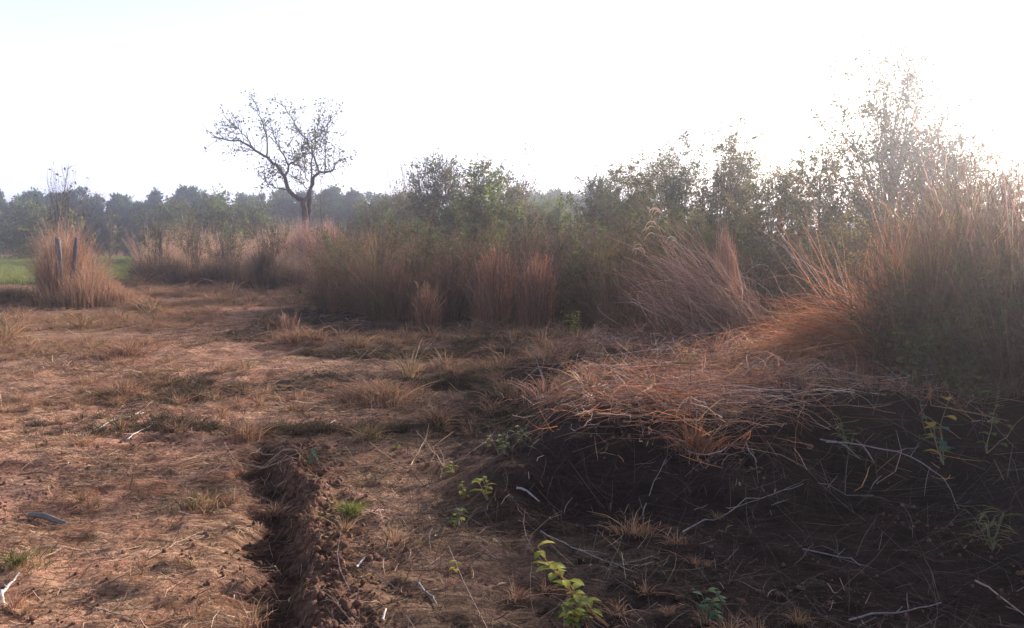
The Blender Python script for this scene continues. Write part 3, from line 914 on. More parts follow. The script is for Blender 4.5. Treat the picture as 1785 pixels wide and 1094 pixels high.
for P, r1 in ends:
    nt = 7 + len(P)
    for q in range(nt):
        i = int(r.integers(len(P) // 4, len(P))); s0 = P[i]
        d = (P[-1] - P[max(0, len(P) - 4)]); d = d / (np.linalg.norm(d) + 1e-6) + r.normal(size=3) * 0.85; d[2] += 0.3
        d /= np.linalg.norm(d); L_ = r.uniform(0.3, 0.85)
        t = np.linspace(0, 1, 5)[:, None]
        T_ = s0 + d * L_ * t + np.cumsum(r.normal(size=(5, 3)) * 0.04, 0) * (t > 0)
        tubes(br, T_[None], np.linspace(0.016, 0.007, 5)[None], BARK * 0.7, 4)
        if r.uniform() < 0.78:
            nl = int(r.integers(3, 17)); c = T_[-1]
            Pl = c + r.normal(size=(nl, 3)) * np.array([0.17, 0.17, 0.13])
            leaves(lfm, Pl, r.uniform(0.09, 0.18, nl), r.uniform(0.05, 0.09, nl), pick(r, nl, [(0.10, 0.10, 0.05), (0.12, 0.085, 0.06), (0.07, 0.06, 0.045), (0.19, 0.18, 0.06)], 0.2), r)
e = empty('crooked_tree', hb, 'crooked half bare tree with twin trunks rising behind the dry grass bank', 'tree')
link('trunk', tk.mesh('trunk', M_BARK, True), e); link('branches', br.mesh('branches', M_BARK), e); link('foliage', lfm.mesh('foliage', M_LEAF), e)

# ---- bushes and small trees: px, top py, distance, width factor, leaf palette, nleaf, openness
def bush(name, label, px, py, Yd, cols, nleaf, ll=0.10, lw=0.05, stems=6, sr=0.4, spread=0.8, up=0.5, cat='bush', tr=0.035, jit=0.09, seed=0, lv=((9, 0.5), (6, 0.5)), tdir=(0, 0, 1), min_r=0.004, bark=BARK, lean=0.33, bend=0.12, wpx=None):
    b = foot(px, Yd); H = hgt(py, Yd) - b[2]
    if wpx:
        Wm = wpx / FPX * Yd * 1.08
        ncl = int(np.clip(26 * H * Wm ** 0.5 / 2, 26, 170))
        tall = name in ('tall_tree', 'green_tree', 'thicket_tree')
        ms = crown_meshes(seed * 31 + int(px), H * 0.97, Wm, ncl, int(nleaf * 0.8), ll, lw, cols, 'tall' if name == 'tall_tree' else 'dome', bark, tr * 0.9, 2 if tall else 6, (tdir[0], tdir[1]), 0.35 if name == 'tall_tree' else 0.8)
        return tree_obj(name, label, cat, b, ms)
    ms = tree_meshes(seed + int(px), H * (0.8 if len(lv) > 1 else 0.93), tr, list(lv), nleaf, ll, lw, cols, bark, jit, up, spread, tdir, stems, sr, min_r, bend)
    # scale so that the crown top is where the height says
    zmax = max(max(v.co.z for v in m_.vertices) for m_ in ms)
    return tree_obj(name, label, cat, b, ms, sc=H / zmax)


bush('shrub', 'yellow green shrub beside the far left edge before the plantation', 55, 352, 62, G_LITE + G_MID, 8968, 0.22999999999999998, 0.125, 7, 0.7, seed=1, jit=0.2, wpx=123)
bush('shrub', 'rounded green shrub at the left end of the pale grass bank before the plantation', 305, 352, 60, G_MID, 7590, 0.22999999999999998, 0.125, 6, 0.7, seed=2, jit=0.2, wpx=145)
bush('small_tree', 'bushy mid green small tree left of the crooked tree', 385, 338, 56, G_MID + G_LITE[:1], 8280, 0.22999999999999998, 0.125, 6, 0.8, seed=3, jit=0.22, cat='tree', wpx=140)
bush('small_tree', 'dull green small tree close left of the crooked tree trunk', 440, 350, 58, G_MID + G_DARK, 5979, 0.22999999999999998, 0.125, 6, 0.8, seed=4, jit=0.22, cat='tree', wpx=110)
bush('bank_shrub', 'pale twiggy shrub at the left end of the pale grass bank', 275, 392, 31, TAN[:2] + G_OLIVE, 2200, 0.09, 0.035, 7, 0.4, seed=51, wpx=60)
bush('bank_shrub', 'tall pale twiggy shrub poking from the left half of the pale grass bank', 335, 372, 33, G_OLIVE + TAN[:1], 2200, 0.09, 0.035, 7, 0.4, seed=52, wpx=60)
bush('bank_shrub', 'olive shrub in the middle of the pale grass bank', 398, 386, 32, G_OLIVE + G_MID, 3200, 0.09, 0.035, 7, 0.4, seed=53, wpx=110)
bush('bank_shrub', 'brown green shrub on the pale grass bank left of the crooked tree trunk', 478, 384, 33, G_OLIVE + TAN[:1], 3000, 0.09, 0.035, 7, 0.4, seed=54, wpx=90)
bush('slim_tree', 'thin twiggy tree standing just right of the crooked tree', 573, 318, 41, G_OLIVE, 120, 0.12, 0.05, 1, 0.2, 0.45, 0.6, 'tree', 0.035, 0.08, 5, ((13, 0.28), (4, 0.5)))
bush('shrub', 'low pale olive shrub right of the thin twiggy tree', 655, 352, 42, G_LITE + G_OLIVE, 11038, 0.1495, 0.075, 7, 0.7, seed=6, jit=0.14, wpx=123)
bush('shrub', 'grey green shrub left of the dark bushy tree in the middle', 706, 332, 44, G_MID + G_OLIVE, 12420, 0.1495, 0.075, 7, 0.8, seed=7, jit=0.14, wpx=145)
bush('bushy_tree', 'dark bushy tree with bare twigs above its crown in the middle', 770, 268, 36, G_DARK + G_OLIVE, 17938, 0.13799999999999998, 0.06875, 6, 0.8, seed=8, jit=0.13, cat='tree', wpx=168)
bush('twiggy_bush', 'leafless twiggy bush standing behind the dark bushy middle tree', 738, 262, 39, G_OLIVE, 60, 0.1, 0.04, 7, 0.5, 0.45, 0.6, 'bush', 0.02, 0.05, 9, ((9, 0.5), (5, 0.45)))
bush('green_tree', 'bright green small tree with a narrow dark tip in the middle', 842, 262, 27, G_LITE + G_MID, 7589, 0.1265, 0.06875, 3, 0.25, 0.6, 0.5, 'tree', 0.04, 0.13, 10, ((9, 0.5), (6, 0.45)), wpx=105)
bush('bushy_tree', 'rounded olive tree right of the bright green small tree', 885, 296, 33, G_OLIVE + G_MID, 15870, 0.1265, 0.06875, 6, 0.7, seed=11, jit=0.14, cat='tree', wpx=134)
bush('slim_tree', 'very thin sapling poking above the olive tree in the middle', 906, 238, 30, G_OLIVE, 70, 0.11, 0.045, 1, 0.1, 0.4, 0.7, 'tree', 0.018, 0.07, 12, ((9, 0.2), (3, 0.5)))
bush('shrub', 'light green feathery shrub between the middle trees and right thicket', 968, 340, 34, G_LITE, 14490, 0.1265, 0.056249999999999994, 7, 0.8, seed=13, jit=0.12, wpx=134)
bush('shrub', 'small dark shrub beneath the bright green middle tree', 800, 345, 30, G_DARK + G_MID, 11038, 0.11499999999999999, 0.0625, 7, 0.8, seed=14, jit=0.12, wpx=134)
bush('dark_bush', 'dark blue green bush at the left end of the right thicket', 1050, 292, 29, G_DARK, 19561, 0.1012, 0.0500, 6, 0.7, seed=15, jit=0.12, wpx=123)
bush('thicket_tree', 'open leafy tree above the curled pink grass clump', 1115, 262, 24, G_MID + G_OLIVE, 16710, 0.0782, 0.0420, 5, 0.6, 0.7, 0.7, 'tree', 0.035, 0.09, 16, wpx=156)
bush('thicket_tree', 'leafy tree with ragged crown left of the highest thicket sprig', 1190, 232, 23, G_MID + G_DARK, 18888, 0.0782, 0.0420, 5, 0.6, 0.7, 0.8, 'tree', 0.035, 0.09, 17, wpx=168)
bush('thicket_tree', 'tree whose thin leaning sprig reaches highest in the middle of the thicket', 1240, 196, 22, G_MID + G_OLIVE, 18888, 0.0782, 0.0420, 4, 0.5, 0.6, 0.9, 'tree', 0.035, 0.09, 18, tdir=(0.14, 0, 1), wpx=145)
bush('thicket_tree', 'brown tinged leafy bush just left of the tall faded tree', 1345, 282, 21, G_MID + G_OLIVE, 18163, 0.0736, 0.0400, 6, 0.6, 0.75, 0.6, 'tree', 0.03, 0.09, 19, wpx=168)
bush('thicket_tree', 'leafy tree leaning against the left side of the tall faded tree', 1425, 226, 20, G_MID + G_OLIVE[:2], 15257, 0.0782, 0.0420, 5, 0.5, 0.7, 0.8, 'tree', 0.03, 0.09, 20, wpx=168)
bush('tall_tree', 'tallest tree on the right with tiered leafy sprays', 1545, 62, 19, G_MID + G_DARK, 20828, 0.0920, 0.0500, 3, 0.35, 0.8, 0.35, 'tree', 0.06, 0.11, 21, ((9, 0.42), (6, 0.42), (3, 0.5)), wpx=290)
bush('thicket_tree', 'leafy tree at the right shoulder of the tallest tree', 1630, 190, 18, G_MID + G_OLIVE, 18888, 0.0782, 0.0420, 5, 0.5, 0.8, 0.6, 'tree', 0.035, 0.1, 22, wpx=224)
bush('thicket_tree', 'low leafy tree near the right edge of the picture', 1735, 290, 16, G_OLIVE + G_MID, 15984, 0.0736, 0.0400, 6, 0.5, 0.8, 0.6, 'tree', 0.03, 0.09, 23, wpx=224)
bush('thicket_tree', 'low grey green tree between the dark bush and the tree above the curled grass', 1085, 285, 27, G_MID + G_OLIVE, 5460, 0.08, 0.04, 5, 0.6, 0.7, 0.7, 'tree', 0.03, 0.09, 41, wpx=120)
bush('thicket_tree', 'grey green tree filling behind the highest thicket sprig', 1290, 240, 25, G_MID + G_OLIVE, 6240, 0.08, 0.04, 5, 0.6, 0.7, 0.7, 'tree', 0.03, 0.09, 42, wpx=150)
bush('thicket_tree', 'loose tree filling the notch left of the tallest tree', 1385, 262, 23, G_MID + G_OLIVE, 6240, 0.08, 0.04, 5, 0.6, 0.7, 0.7, 'tree', 0.03, 0.09, 43, wpx=130)
bush('thicket_tree', 'olive tree filling behind the two leafy trees over the pink clump', 1155, 255, 28, G_OLIVE + G_MID, 5460, 0.08, 0.04, 5, 0.6, 0.7, 0.7, 'tree', 0.03, 0.09, 44, wpx=140)
bush('thicket_tree', 'broad tree behind the right shoulder of the tallest tree', 1690, 250, 22, G_MID + G_OLIVE, 6240, 0.08, 0.04, 5, 0.6, 0.7, 0.7, 'tree', 0.03, 0.09, 45, wpx=200)
bush('thicket_shrub', 'brown green shrub low in front of the tallest tree', 1490, 335, 15, G_OLIVE + G_MID[:1], 13041, 0.0644, 0.0320, 7, 0.5, 0.8, 0.5, 'bush', 0.02, 0.08, 24, wpx=220)
bush('thicket_shrub', 'brownish shrub low behind the upright grass plume', 1290, 345, 15.5, G_OLIVE, 11178, 0.0644, 0.0320, 7, 0.5, 0.8, 0.5, 'bush', 0.02, 0.08, 25, wpx=240)
bush('thicket_shrub', 'olive shrub low behind the curled pink grass', 1180, 352, 17, G_OLIVE + G_DARK, 11178, 0.0644, 0.0320, 7, 0.5, 0.8, 0.5, 'bush', 0.02, 0.08, 26, wpx=230)
bush('thicket_shrub', 'yellowing shrub low before the right shoulder tree', 1625, 330, 13, G_OLIVE + [(0.4, 0.3, 0.05)], 13041, 0.0644, 0.0340, 7, 0.5, 0.8, 0.5, 'bush', 0.02, 0.08, 27, wpx=260)
bush('thicket_shrub', 'twiggy olive shrub at the right edge behind the near grass', 1760, 370, 11, G_OLIVE, 8071, 0.0552, 0.0300, 7, 0.45, 0.8, 0.5, 'bush', 0.018, 0.08, 28, wpx=260)
for i_, (px_, py_, yd_, lab_) in enumerate([
    (600, 396, 19, 'brown twiggy shrub at the left end of the rust grass thicket'), (668, 382, 18, 'olive brown shrub inside the left half of the rust thicket'),
    (735, 390, 17.5, 'dark twiggy shrub sunk in the middle of the rust thicket'), (800, 380, 18, 'olive shrub left of the two rust red upright clumps'),
    (905, 374, 17.5, 'tall brown shrub rising behind the two rust red upright clumps'), (985, 370, 15.5, 'dark shrub in the gap right of the rust red upright clumps'),
    (1045, 385, 14.5, 'dark brown shrub at the left edge of the shaded right thicket'), (1105, 382, 13.5, 'dark twiggy shrub behind the left tips of the bent pink grass'),
    (1215, 376, 13.8, 'dark shrub between the bent pink grass and the upright plume'), (1345, 382, 13, 'dark tangled shrub between the plume and the orange stems'),
    (1430, 376, 12, 'dark shrub behind the steep orange stems')]):
    bush('thicket_shrub', lab_, px_, py_, yd_, [(0.13, 0.10, 0.06), (0.10, 0.085, 0.045), (0.17, 0.12, 0.07), (0.09, 0.06, 0.045)] if i_ % 2 else G_OLIVE + G_MID, 4200, 0.055, 0.026, 8, 0.4, 0.85, 0.4, 'bush', 0.014, 0.07, 60 + i_, wpx=150)
for i_, (px_, py_, yd_, lab_) in enumerate([
    (1600, 455, 7.2, 'small leafy shrub tangled in the left part of the near right grass'), (1672, 400, 7.4, 'taller leafy shrub tangled in the middle of the near right grass'),
    (1745, 440, 6.6, 'leafy shrub tangled in the near grass beside the right edge'), (1640, 560, 6.4, 'low leafy bramble at the foot of the near right grass')]):
    bush('leafy_shrub', lab_, px_, py_, yd_, G_OLIVE + G_MID + [(0.24, 0.2, 0.1)], 1500, 0.05, 0.024, 6, 0.4, 0.85, 0.4, 'bush', 0.010, 0.07, 80 + i_, wpx=170)
# sparse sapling behind the left clump
bush('sparse_sapling', 'sparse sapling with a few drooping leaves behind the two posts', 120, 268, 27, [(0.10, 0.085, 0.06), (0.08, 0.07, 0.06)], 190, 0.15, 0.075, 4, 0.2, tr=0.02, seed=29, wpx=115)
bush('sparse_sapling', 'grey twiggy sapling between the two posts and the plantation', 148, 352, 25.5, G_LITE, 160, 0.09, 0.04, 5, 0.2, 0.5, 0.6, 'tree', 0.02, 0.06, 30, ((6, 0.4), (3, 0.4)), bark=PALE)


# ------------------------------------------------------------------ posts and the clump round them
def post(label, px, ytop, Yd, w, d, col, tilt, capcol=None):
    b = foot(px, Yd); H = hgt(ytop, Yd) - b[2]
    r = np.random.default_rng(int(px)); K = 9
    mb = MB(); zz = np.linspace(-0.3, H, K)
    V = []
    for i, z in enumerate(zz):
        k = 1 + r.normal() * 0.03
        for sx, sy in ((-1, -1), (1, -1), (1, 1), (-1, 1)):
            cx = 0.8 if i == K - 1 else 1
            V.append((sx * w / 2 * k * cx, sy * d / 2 * k * cx, z + (r.normal() * 0.01 if i == K - 1 else 0)))
    Qd = []
    for i in range(K - 1):
        for j in range(4):
            Qd.append((i * 4 + j, i * 4 + (j + 1) % 4, i * 4 + 4 + (j + 1) % 4, i * 4 + 4 + j))
    Qd.append(((K - 1) * 4, (K - 1) * 4 + 1, (K - 1) * 4 + 2, (K - 1) * 4 + 3))
    mb.add(np.array(V), np.array(col), Qd)
    o = link('fence_post', mb.mesh('fence_post', M_CONC), loc=[float(v) for v in b])
    o.rotation_euler = tilt
    return tag(o, label, 'post', 'old fence posts in the left grass clump')


post('grey weathered post standing straight in the tall left grass clump', 106, 414, 19.6, 0.12, 0.11, (0.17, 0.165, 0.16), (0, R(-1), R(20)))
post('slimmer dark post leaning right in the tall left grass clump', 120, 413, 19.3, 0.085, 0.085, (0.13, 0.11, 0.11), (0, R(7), R(35)))


def strands(mb, r, root, tip, n, rs, ts, w, cols, curve=(0, 0, 0), cj=0.1, K=8, tube=False, tl=(0.55, 1.0), hug=None):
    """stems running from around root to around tip"""
    A = np.array(root) + r.normal(size=(n, 3)) * np.array(rs); B = np.array(tip) + r.normal(size=(n, 3)) * np.array(ts)
    f = r.uniform(*tl, (n, 1)); B = A + (B - A) * f
    t = np.linspace(0, 1, K)[None, :, None]
    c = np.array(curve)[None] + r.normal(size=(n, 3)) * cj
    P = A[:, None] * (1 - t) + B[:, None] * t + c[:, None] * (4 * t * (1 - t)) + np.cumsum(r.normal(size=(n, K, 3)) * 0.011, 1)
    g_ = height(P[..., 0], P[..., 1])
    if hug: P[..., 2] = g_ + np.clip(P[..., 2] - g_, 0.005, hug * r.uniform(0.2, 1.0, (n, 1)))
    P[..., 2] = np.maximum(P[..., 2], g_ + 0.005)
    Wd = w * r.uniform(0.6, 1.5, (n, 1)) * (1 - 0.7 * np.linspace(0, 1, K)[None] ** 2)
    C = pick(r, n, cols)
    if tube: tubes(mb, P, Wd / 2, C, 4)
    else: ribbons(mb, P, Wd, C, r=r)
    return P


def grass_thing(name, label, cat, base, fn, seed, group=None, mat=None):
    r = np.random.default_rng(seed); mb = MB(); fn(mb, r)
    b = np.array(base, float)
    for i, v in enumerate(mb.V): mb.V[i] = v - b.astype(np.float32)
    o = link(name, mb.mesh(name, mat or M_GRASS), loc=[float(q) for q in b])
    return tag(o, label, cat, group)


def g_blades(mb, r, px, Yd, n, rad, h, lean, droop, w, cols, heads=0.2, dirv=None, dx=0):
    b = foot(px, Yd); b[0] += dx
    blades(mb, r, n, rad, h, lean, droop, w, cols, 6, 0.4, base=b, heads=heads, dirv=dirv)


def left_clump(mb, r):
    for px, Yd, n, rad, h in ((94, 19.6, 450, 0.25, 2.1), (106, 20.2, 700, 0.35, 2.45), (135, 20.4, 700, 0.38, 2.3), (160, 19.8, 500, 0.45, 1.5), (120, 18.9, 300, 0.5, 0.95), (88, 20.5, 350, 0.35, 1.6), (215, 19.2, 300, 0.5, 0.55), (190, 19.4, 360, 0.5, 0.75), (150, 18.8, 350, 0.45, 1.3), (112, 21, 500, 0.42, 2.55), (185, 20, 300, 0.4, 0.9)):
        g_blades(mb, r, px, Yd, n, rad, h, 0.16, 0.35, 0.009, TAN + PINK[:1] + RUST[:2], 0.35)
    g_blades(mb, r, 115, 18.9, 400, 0.7, 0.5, 0.5, 0.7, 0.009, DEAD + OLIVE, 0)


grass_thing('grass_clump', 'tall tan grass clump swallowing the two old posts on the left', 'grass clump', foot(120, 19.8), left_clump, 901)
left_dark = [(-3, 20.2), (28, 21)]
for i, (px, Yd) in enumerate(left_dark):
    grass_thing('grass_clump', ['dark low weed clump at the left edge before the green field', 'dark low weed clump touching the left side of the tall tan clump'][i], 'grass clump', foot(px, Yd),
                lambda mb, r, px=px, Yd=Yd: (g_blades(mb, r, px, Yd, 900, 0.75, 0.55, 0.4, 0.5, 0.011, DEAD + OLIVE[2:], 0.1)), 910 + i)

# upright clumps standing before the middle thicket
for i, (px, Yd, n, rad, h, lab) in enumerate([
    (865, 14.4, 1000, 0.34, 1.75, 'rust red upright grass clump, taller one before the middle thicket'),
    (935, 14.1, 900, 0.30, 1.6, 'rust red upright grass clump right of the taller one, by the dark gap'),
    (745, 14.2, 420, 0.22, 1.05, 'thin brown grass clump standing apart before the middle thicket'),
    (575, 37.0, 1500, 0.8, 3.0, 'bright pinkish grass clump at the foot of the crooked tree'),
    (532, 34.0, 1300, 0.7, 3.0, 'pale pinkish grass clump hiding the foot of the crooked tree trunk'),
    (462, 25.2, 1100, 0.42, 1.75, 'dark squarish weed clump before the pale grass bank'),
    (500, 12.6, 170, 0.30, 0.6, 'wispy brown grass clump beside the dark patch of the left ground'),
]):
    cols = (RUST[:2] + RUST + ORANGE[2:3] + TAN[:1]) if i < 2 else (RUST + TAN[:1] if i == 2 else (PINK if i in (3, 4) else (DEAD if i == 5 else RUST + TAN[:1])))
    grass_thing('grass_clump', lab, 'grass clump', foot(px, Yd),
                lambda mb, r: g_blades(mb, r, px, Yd, n, rad, h, 0.12, 0.3, 0.007 if Yd < 20 else 0.012, cols, 0.35), 920 + i)

# small tufts on the open ground, each of them a thing
tufts = [
    (625, 600, 260, 0.45, 0.20, TAN, 'tan fan of dry grass on the rise in front of the middle thicket'),
    (680, 700, 800, 0.40, 0.28, TAN + RUST[:1], 'largest tan tussock in the middle of the open ground'),
    (650, 690, 500, 0.25, 0.25, TAN, 'tan tussock leaning against the left of the largest tussock'),
    (715, 660, 60, 0.12, 0.50, TAN + OLIVE, 'few tall straggling stalks rising from the largest tussock'),
    (885, 690, 260, 0.14, 0.26, OLIVE + TAN, 'yellow green grass tuft at the foot of the mound'),
    (760, 745, 260, 0.10, 0.25, RUST + TAN, 'reddish curled tuft below the largest tussock'),
    (215, 690, 320, 0.20, 0.30, TAN + RUST, 'brown splayed tuft on the sunny ground far left'),
    (225, 620, 300, 0.35, 0.38, RUST + TAN[:1], 'brown wispy tuft in the dark band on the left'),
    (140, 775, 200, 0.15, 0.12, TAN, 'low tan tuft beside the white fallen branch'),
    (430, 770, 300, 0.18, 0.22, TAN + RUST, 'rusty tuft above the end of the furrow'),
    (345, 880, 260, 0.18, 0.12, TAN + OLIVE, 'small flattened olive tuft left of the furrow'),
    (610, 905, 160, 0.06, 0.12, G_LITE, 'small yellow green tuft right of the furrow ridge'),
    (505, 600, 320, 0.22, 0.30, TAN + RUST, 'tan tuft at the left end of the grassy rise'),
    (1215, 790, 420, 0.12, 0.30, ORANGE + RUST, 'orange root tuft hanging from the mound edge'),
    (645, 765, 220, 0.10, 0.16, OLIVE + TAN, 'olive tuft in the hollow below the largest tussock'),
    (30, 985, 260, 0.16, 0.09, OLIVE, 'flat green brown tuft by the white forked stick'),
    (480, 900, 160, 0.07, 0.10, RUST + TAN, 'rusty wisp in the shadow of the furrow'),
    (950, 700, 260, 0.25, 0.30, RUST + PINK[:2], 'brown splayed tuft on the left slope of the mound'),
    (390, 530, 700, 0.6, 0.25, OLIVE + TAN, 'green tan grass hump below the pale grass bank'),
    (560, 525, 500, 0.5, 0.40, TAN + OLIVE, 'green tan grass hump at the left foot of the middle thicket'),
]
for i, (px, py, n, rad, h, cols, lab) in enumerate(tufts):
    b = gp(px, py)
    grass_thing('grass_tuft', lab, 'grass tuft', b,
                lambda mb, r: blades(mb, r, n, rad, h, 0.55, 0.6, 0.0035 + 0.00022 * b[1], cols, 5, 0.55, base=b), 950 + i)

# ------------------------------------------------------------------ the cut and bent grass on the mound
def P3(px, py, Yd): return at(px, py, Yd)


def pink_clump(mb, r):
    Y0 = 10.6
    strands(mb, r, P3(1290, 612, Y0), P3(1150, 420, Y0), 620, (0.22, 0.25, 0.03), (0.36, 0.4, 0.30), 0.007, PINK + RUST[:2], (0.12, 0, 0.02), 0.15)
    strands(mb, r, P3(1250, 600, Y0), P3(1120, 480, Y0 - .3), 360, (0.35, 0.3, 0.03), (0.3, 0.4, 0.2), 0.008, PINK + RUST, (0.05, 0, 0.1), 0.17)
    strands(mb, r, P3(1320, 612, Y0), P3(1215, 520, Y0 - .2), 420, (0.3, 0.3, 0.03), (0.35, 0.3, 0.12), 0.008, PINK, (0, 0, 0.12), 0.14)
    strands(mb, r, P3(1200, 610, Y0 + .2), P3(1130, 560, Y0), 300, (0.5, 0.3, 0.03), (0.4, 0.3, 0.2), 0.006, RUST + PINK[:1], (0, 0, 0.05), 0.1)
    # curled pale tips
    for px, py, k in ((1130, 405, 1), (1145, 375, 1), (1175, 430, -1), (1115, 440, 1), (1190, 560, -1), (1240, 530, 1)):
        c = P3(px, py, Y0 - 0.2); a = np.linspace(0, 3.4, 10)[None]
        Rr = 0.06 * r.uniform(0.7, 1.2, (4, 1))
        Pc = np.stack([c[0] + k * Rr * np.cos(a + r.normal(size=(4, 1)) * 0.3) + r.normal(size=(4, 1)) * 0.02, c[1] + a * 0.02 + r.normal(size=(4, 1)) * 0.03, c[2] + Rr * np.sin(a) * 1.3 + r.normal(size=(4, 1)) * 0.03], -1)
        ribbons(mb, Pc, np.full((4, 10), 0.011), pick(r, 4, PINK[3:] + PINK[1:2]), r=r)


grass_thing('bent_grass', 'bent pinkish dry grass clump with curled tips leaning left on the mound', 'bent grass', gp(1280, 612), pink_clump, 990)


def plume(mb, r):
    Y0 = 10.9
    strands(mb, r, P3(1300, 590, Y0), P3(1262, 395, Y0), 420, (0.10, 0.12, 0.02), (0.05, 0.07, 0.08), 0.006, PINK + ORANGE[:2], (-0.10, 0, 0), 0.03, tl=(0.7, 1.0))
    strands(mb, r, P3(1310, 600, Y0), P3(1250, 470, Y0), 160, (0.12, 0.12, 0.02), (0.1, 0.07, 0.1), 0.006, PINK, (-0.05, 0, 0), 0.05)


grass_thing('grass_plume', 'narrow upright plume of pinkish grass behind the bent clump', 'grass clump', gp(1300, 590), plume, 991)


def orange_bundle(mb, r):
    Y0 = 8.0
    o = P3(1512, 622, Y0)
    for (px, py, dy, n) in ((1340, 560, -.3, 90), (1330, 620, -.5, 130), (1300, 655, -.6, 110), (1370, 530, .1, 90), (1400, 660, -.7, 120), (1290, 600, -.1, 70), (1420, 560, 0.3, 120), (1360, 590, .2, 120)):
        strands(mb, r, o, P3(px, py, Y0 + dy), int(n * 1.5), (0.08, 0.12, 0.06), (0.16, 0.2, 0.08), 0.0075, ORANGE + PINK[:1], (0.05, 0, 0.07), 0.12, tl=(0.5, 1.1))
    strands(mb, r, o + np.array([0.0, 0, -.05]), P3(1180, 640, Y0 - .4), 90, (0.1, 0.2, 0.06), (0.3, 0.3, 0.05), 0.005, ORANGE + PINK, (0, 0, 0.1), 0.07)


grass_thing('cut_grass_bundle', 'bundle of bright orange cut stems fanning left from the dark grass wall', 'cut grass', gp(1512, 640), orange_bundle, 992)


def upright_orange(mb, r):
    Y0 = 8.3
    o = P3(1515, 600, Y0)
    strands(mb, r, o, P3(1480, 455, Y0), 50, (0.07, 0.1, 0.06), (0.12, 0.2, 0.1), 0.006, ORANGE, (-0.02, 0, 0), 0.05)
    strands(mb, r, o, P3(1400, 385, Y0 + .2), 24, (0.07, 0.1, 0.06), (0.2, 0.3, 0.15), 0.0065, ORANGE + PINK, (-0.05, 0, 0), 0.05, tl=(0.7, 1.1))
    strands(mb, r, o, P3(1345, 390, Y0 + .3), 12, (0.1, 0.1, 0.06), (0.15, 0.3, 0.15), 0.007, PINK, (0.0, 0, 0.05), 0.05, tl=(0.8, 1.1))
    strands(mb, r, P3(1540, 560, Y0), P3(1560, 380, Y0), 160, (0.12, 0.15, 0.06), (0.14, 0.2, 0.15), 0.006, ORANGE + RUST + PINK[:1], (-0.02, 0, 0), 0.05)


grass_thing('grass_clump', 'orange stems rising steeply and leaning left from the same dark grass wall', 'grass clump', gp(1515, 625), upright_orange, 993)


def layered(mb, r):
    for px, py, n in ((1180, 665, 160), (1120, 690, 120), (1260, 690, 140), (1080, 690, 60), (1180, 720, 120), (1330, 660, 90), (1230, 640, 150)):
        c = gp(px, py); n = int(n * 1.1); t_ = r.uniform(-0.5, 0.5)
        strands(mb, r, c + np.array([0.35, 0.1 + 0.3 * t_, 0.05]), c + np.array([-0.35, -0.1 - 0.3 * t_, 0.05]), n, (0.4, 0.22, 0.05), (0.4, 0.3, 0.05), 0.0045, PINK + ORANGE[1:2] + RUST[:2], (0, 0, 0.05), 0.09, tl=(0.4, 1.1), hug=0.14)


def tangle(mb, r):
    for px, py, n, hh in ((1130, 650, 50, .2), (1230, 640, 90, .35), (1330, 630, 130, .55), (1420, 630, 140, .65), (1470, 650, 120, .6), (1380, 670, 110, .4), (1180, 700, 80, .22), (1290, 690, 80, .22), (1050, 690, 40, .15), (1100, 720, 40, .12), (1240, 730, 60, .15), (1370, 610, 90, .4), (1460, 640, 90, .35)):
        c = gp(px, py)
        for q in range(n):
            a = r.uniform(0, 6.28); L_ = 0.1 + 0.5 * r.uniform() ** 2; d = np.array([np.cos(a), np.sin(a) * 0.8, 0]) * L_ / 2
            o = c + r.normal(size=3) * np.array([0.3, 0.3, 0.0])
            strands(mb, r, o - d, o + d + np.array([0, 0, r.uniform(0, hh * 0.6)]), 2, (0.02, 0.02, 0.0), (0.06, 0.06, 0.03), 0.0042, [PINK, RUST, TAN, DEAD, ORANGE, PINK][q % 6], (0, 0, r.uniform(-0.02, hh * 0.3)), 0.05, tl=(0.8, 1.0))


grass_thing('straw_tangle', 'untidy tangle of arching pink and orange straw heaped on the mound', 'straw', gp(1290, 680), tangle, 995)
grass_thing('flattened_grass', 'layered bed of flattened pink straw along the top of the mound', 'straw', gp(1180, 690), layered, 994, mat=M_STRAW)


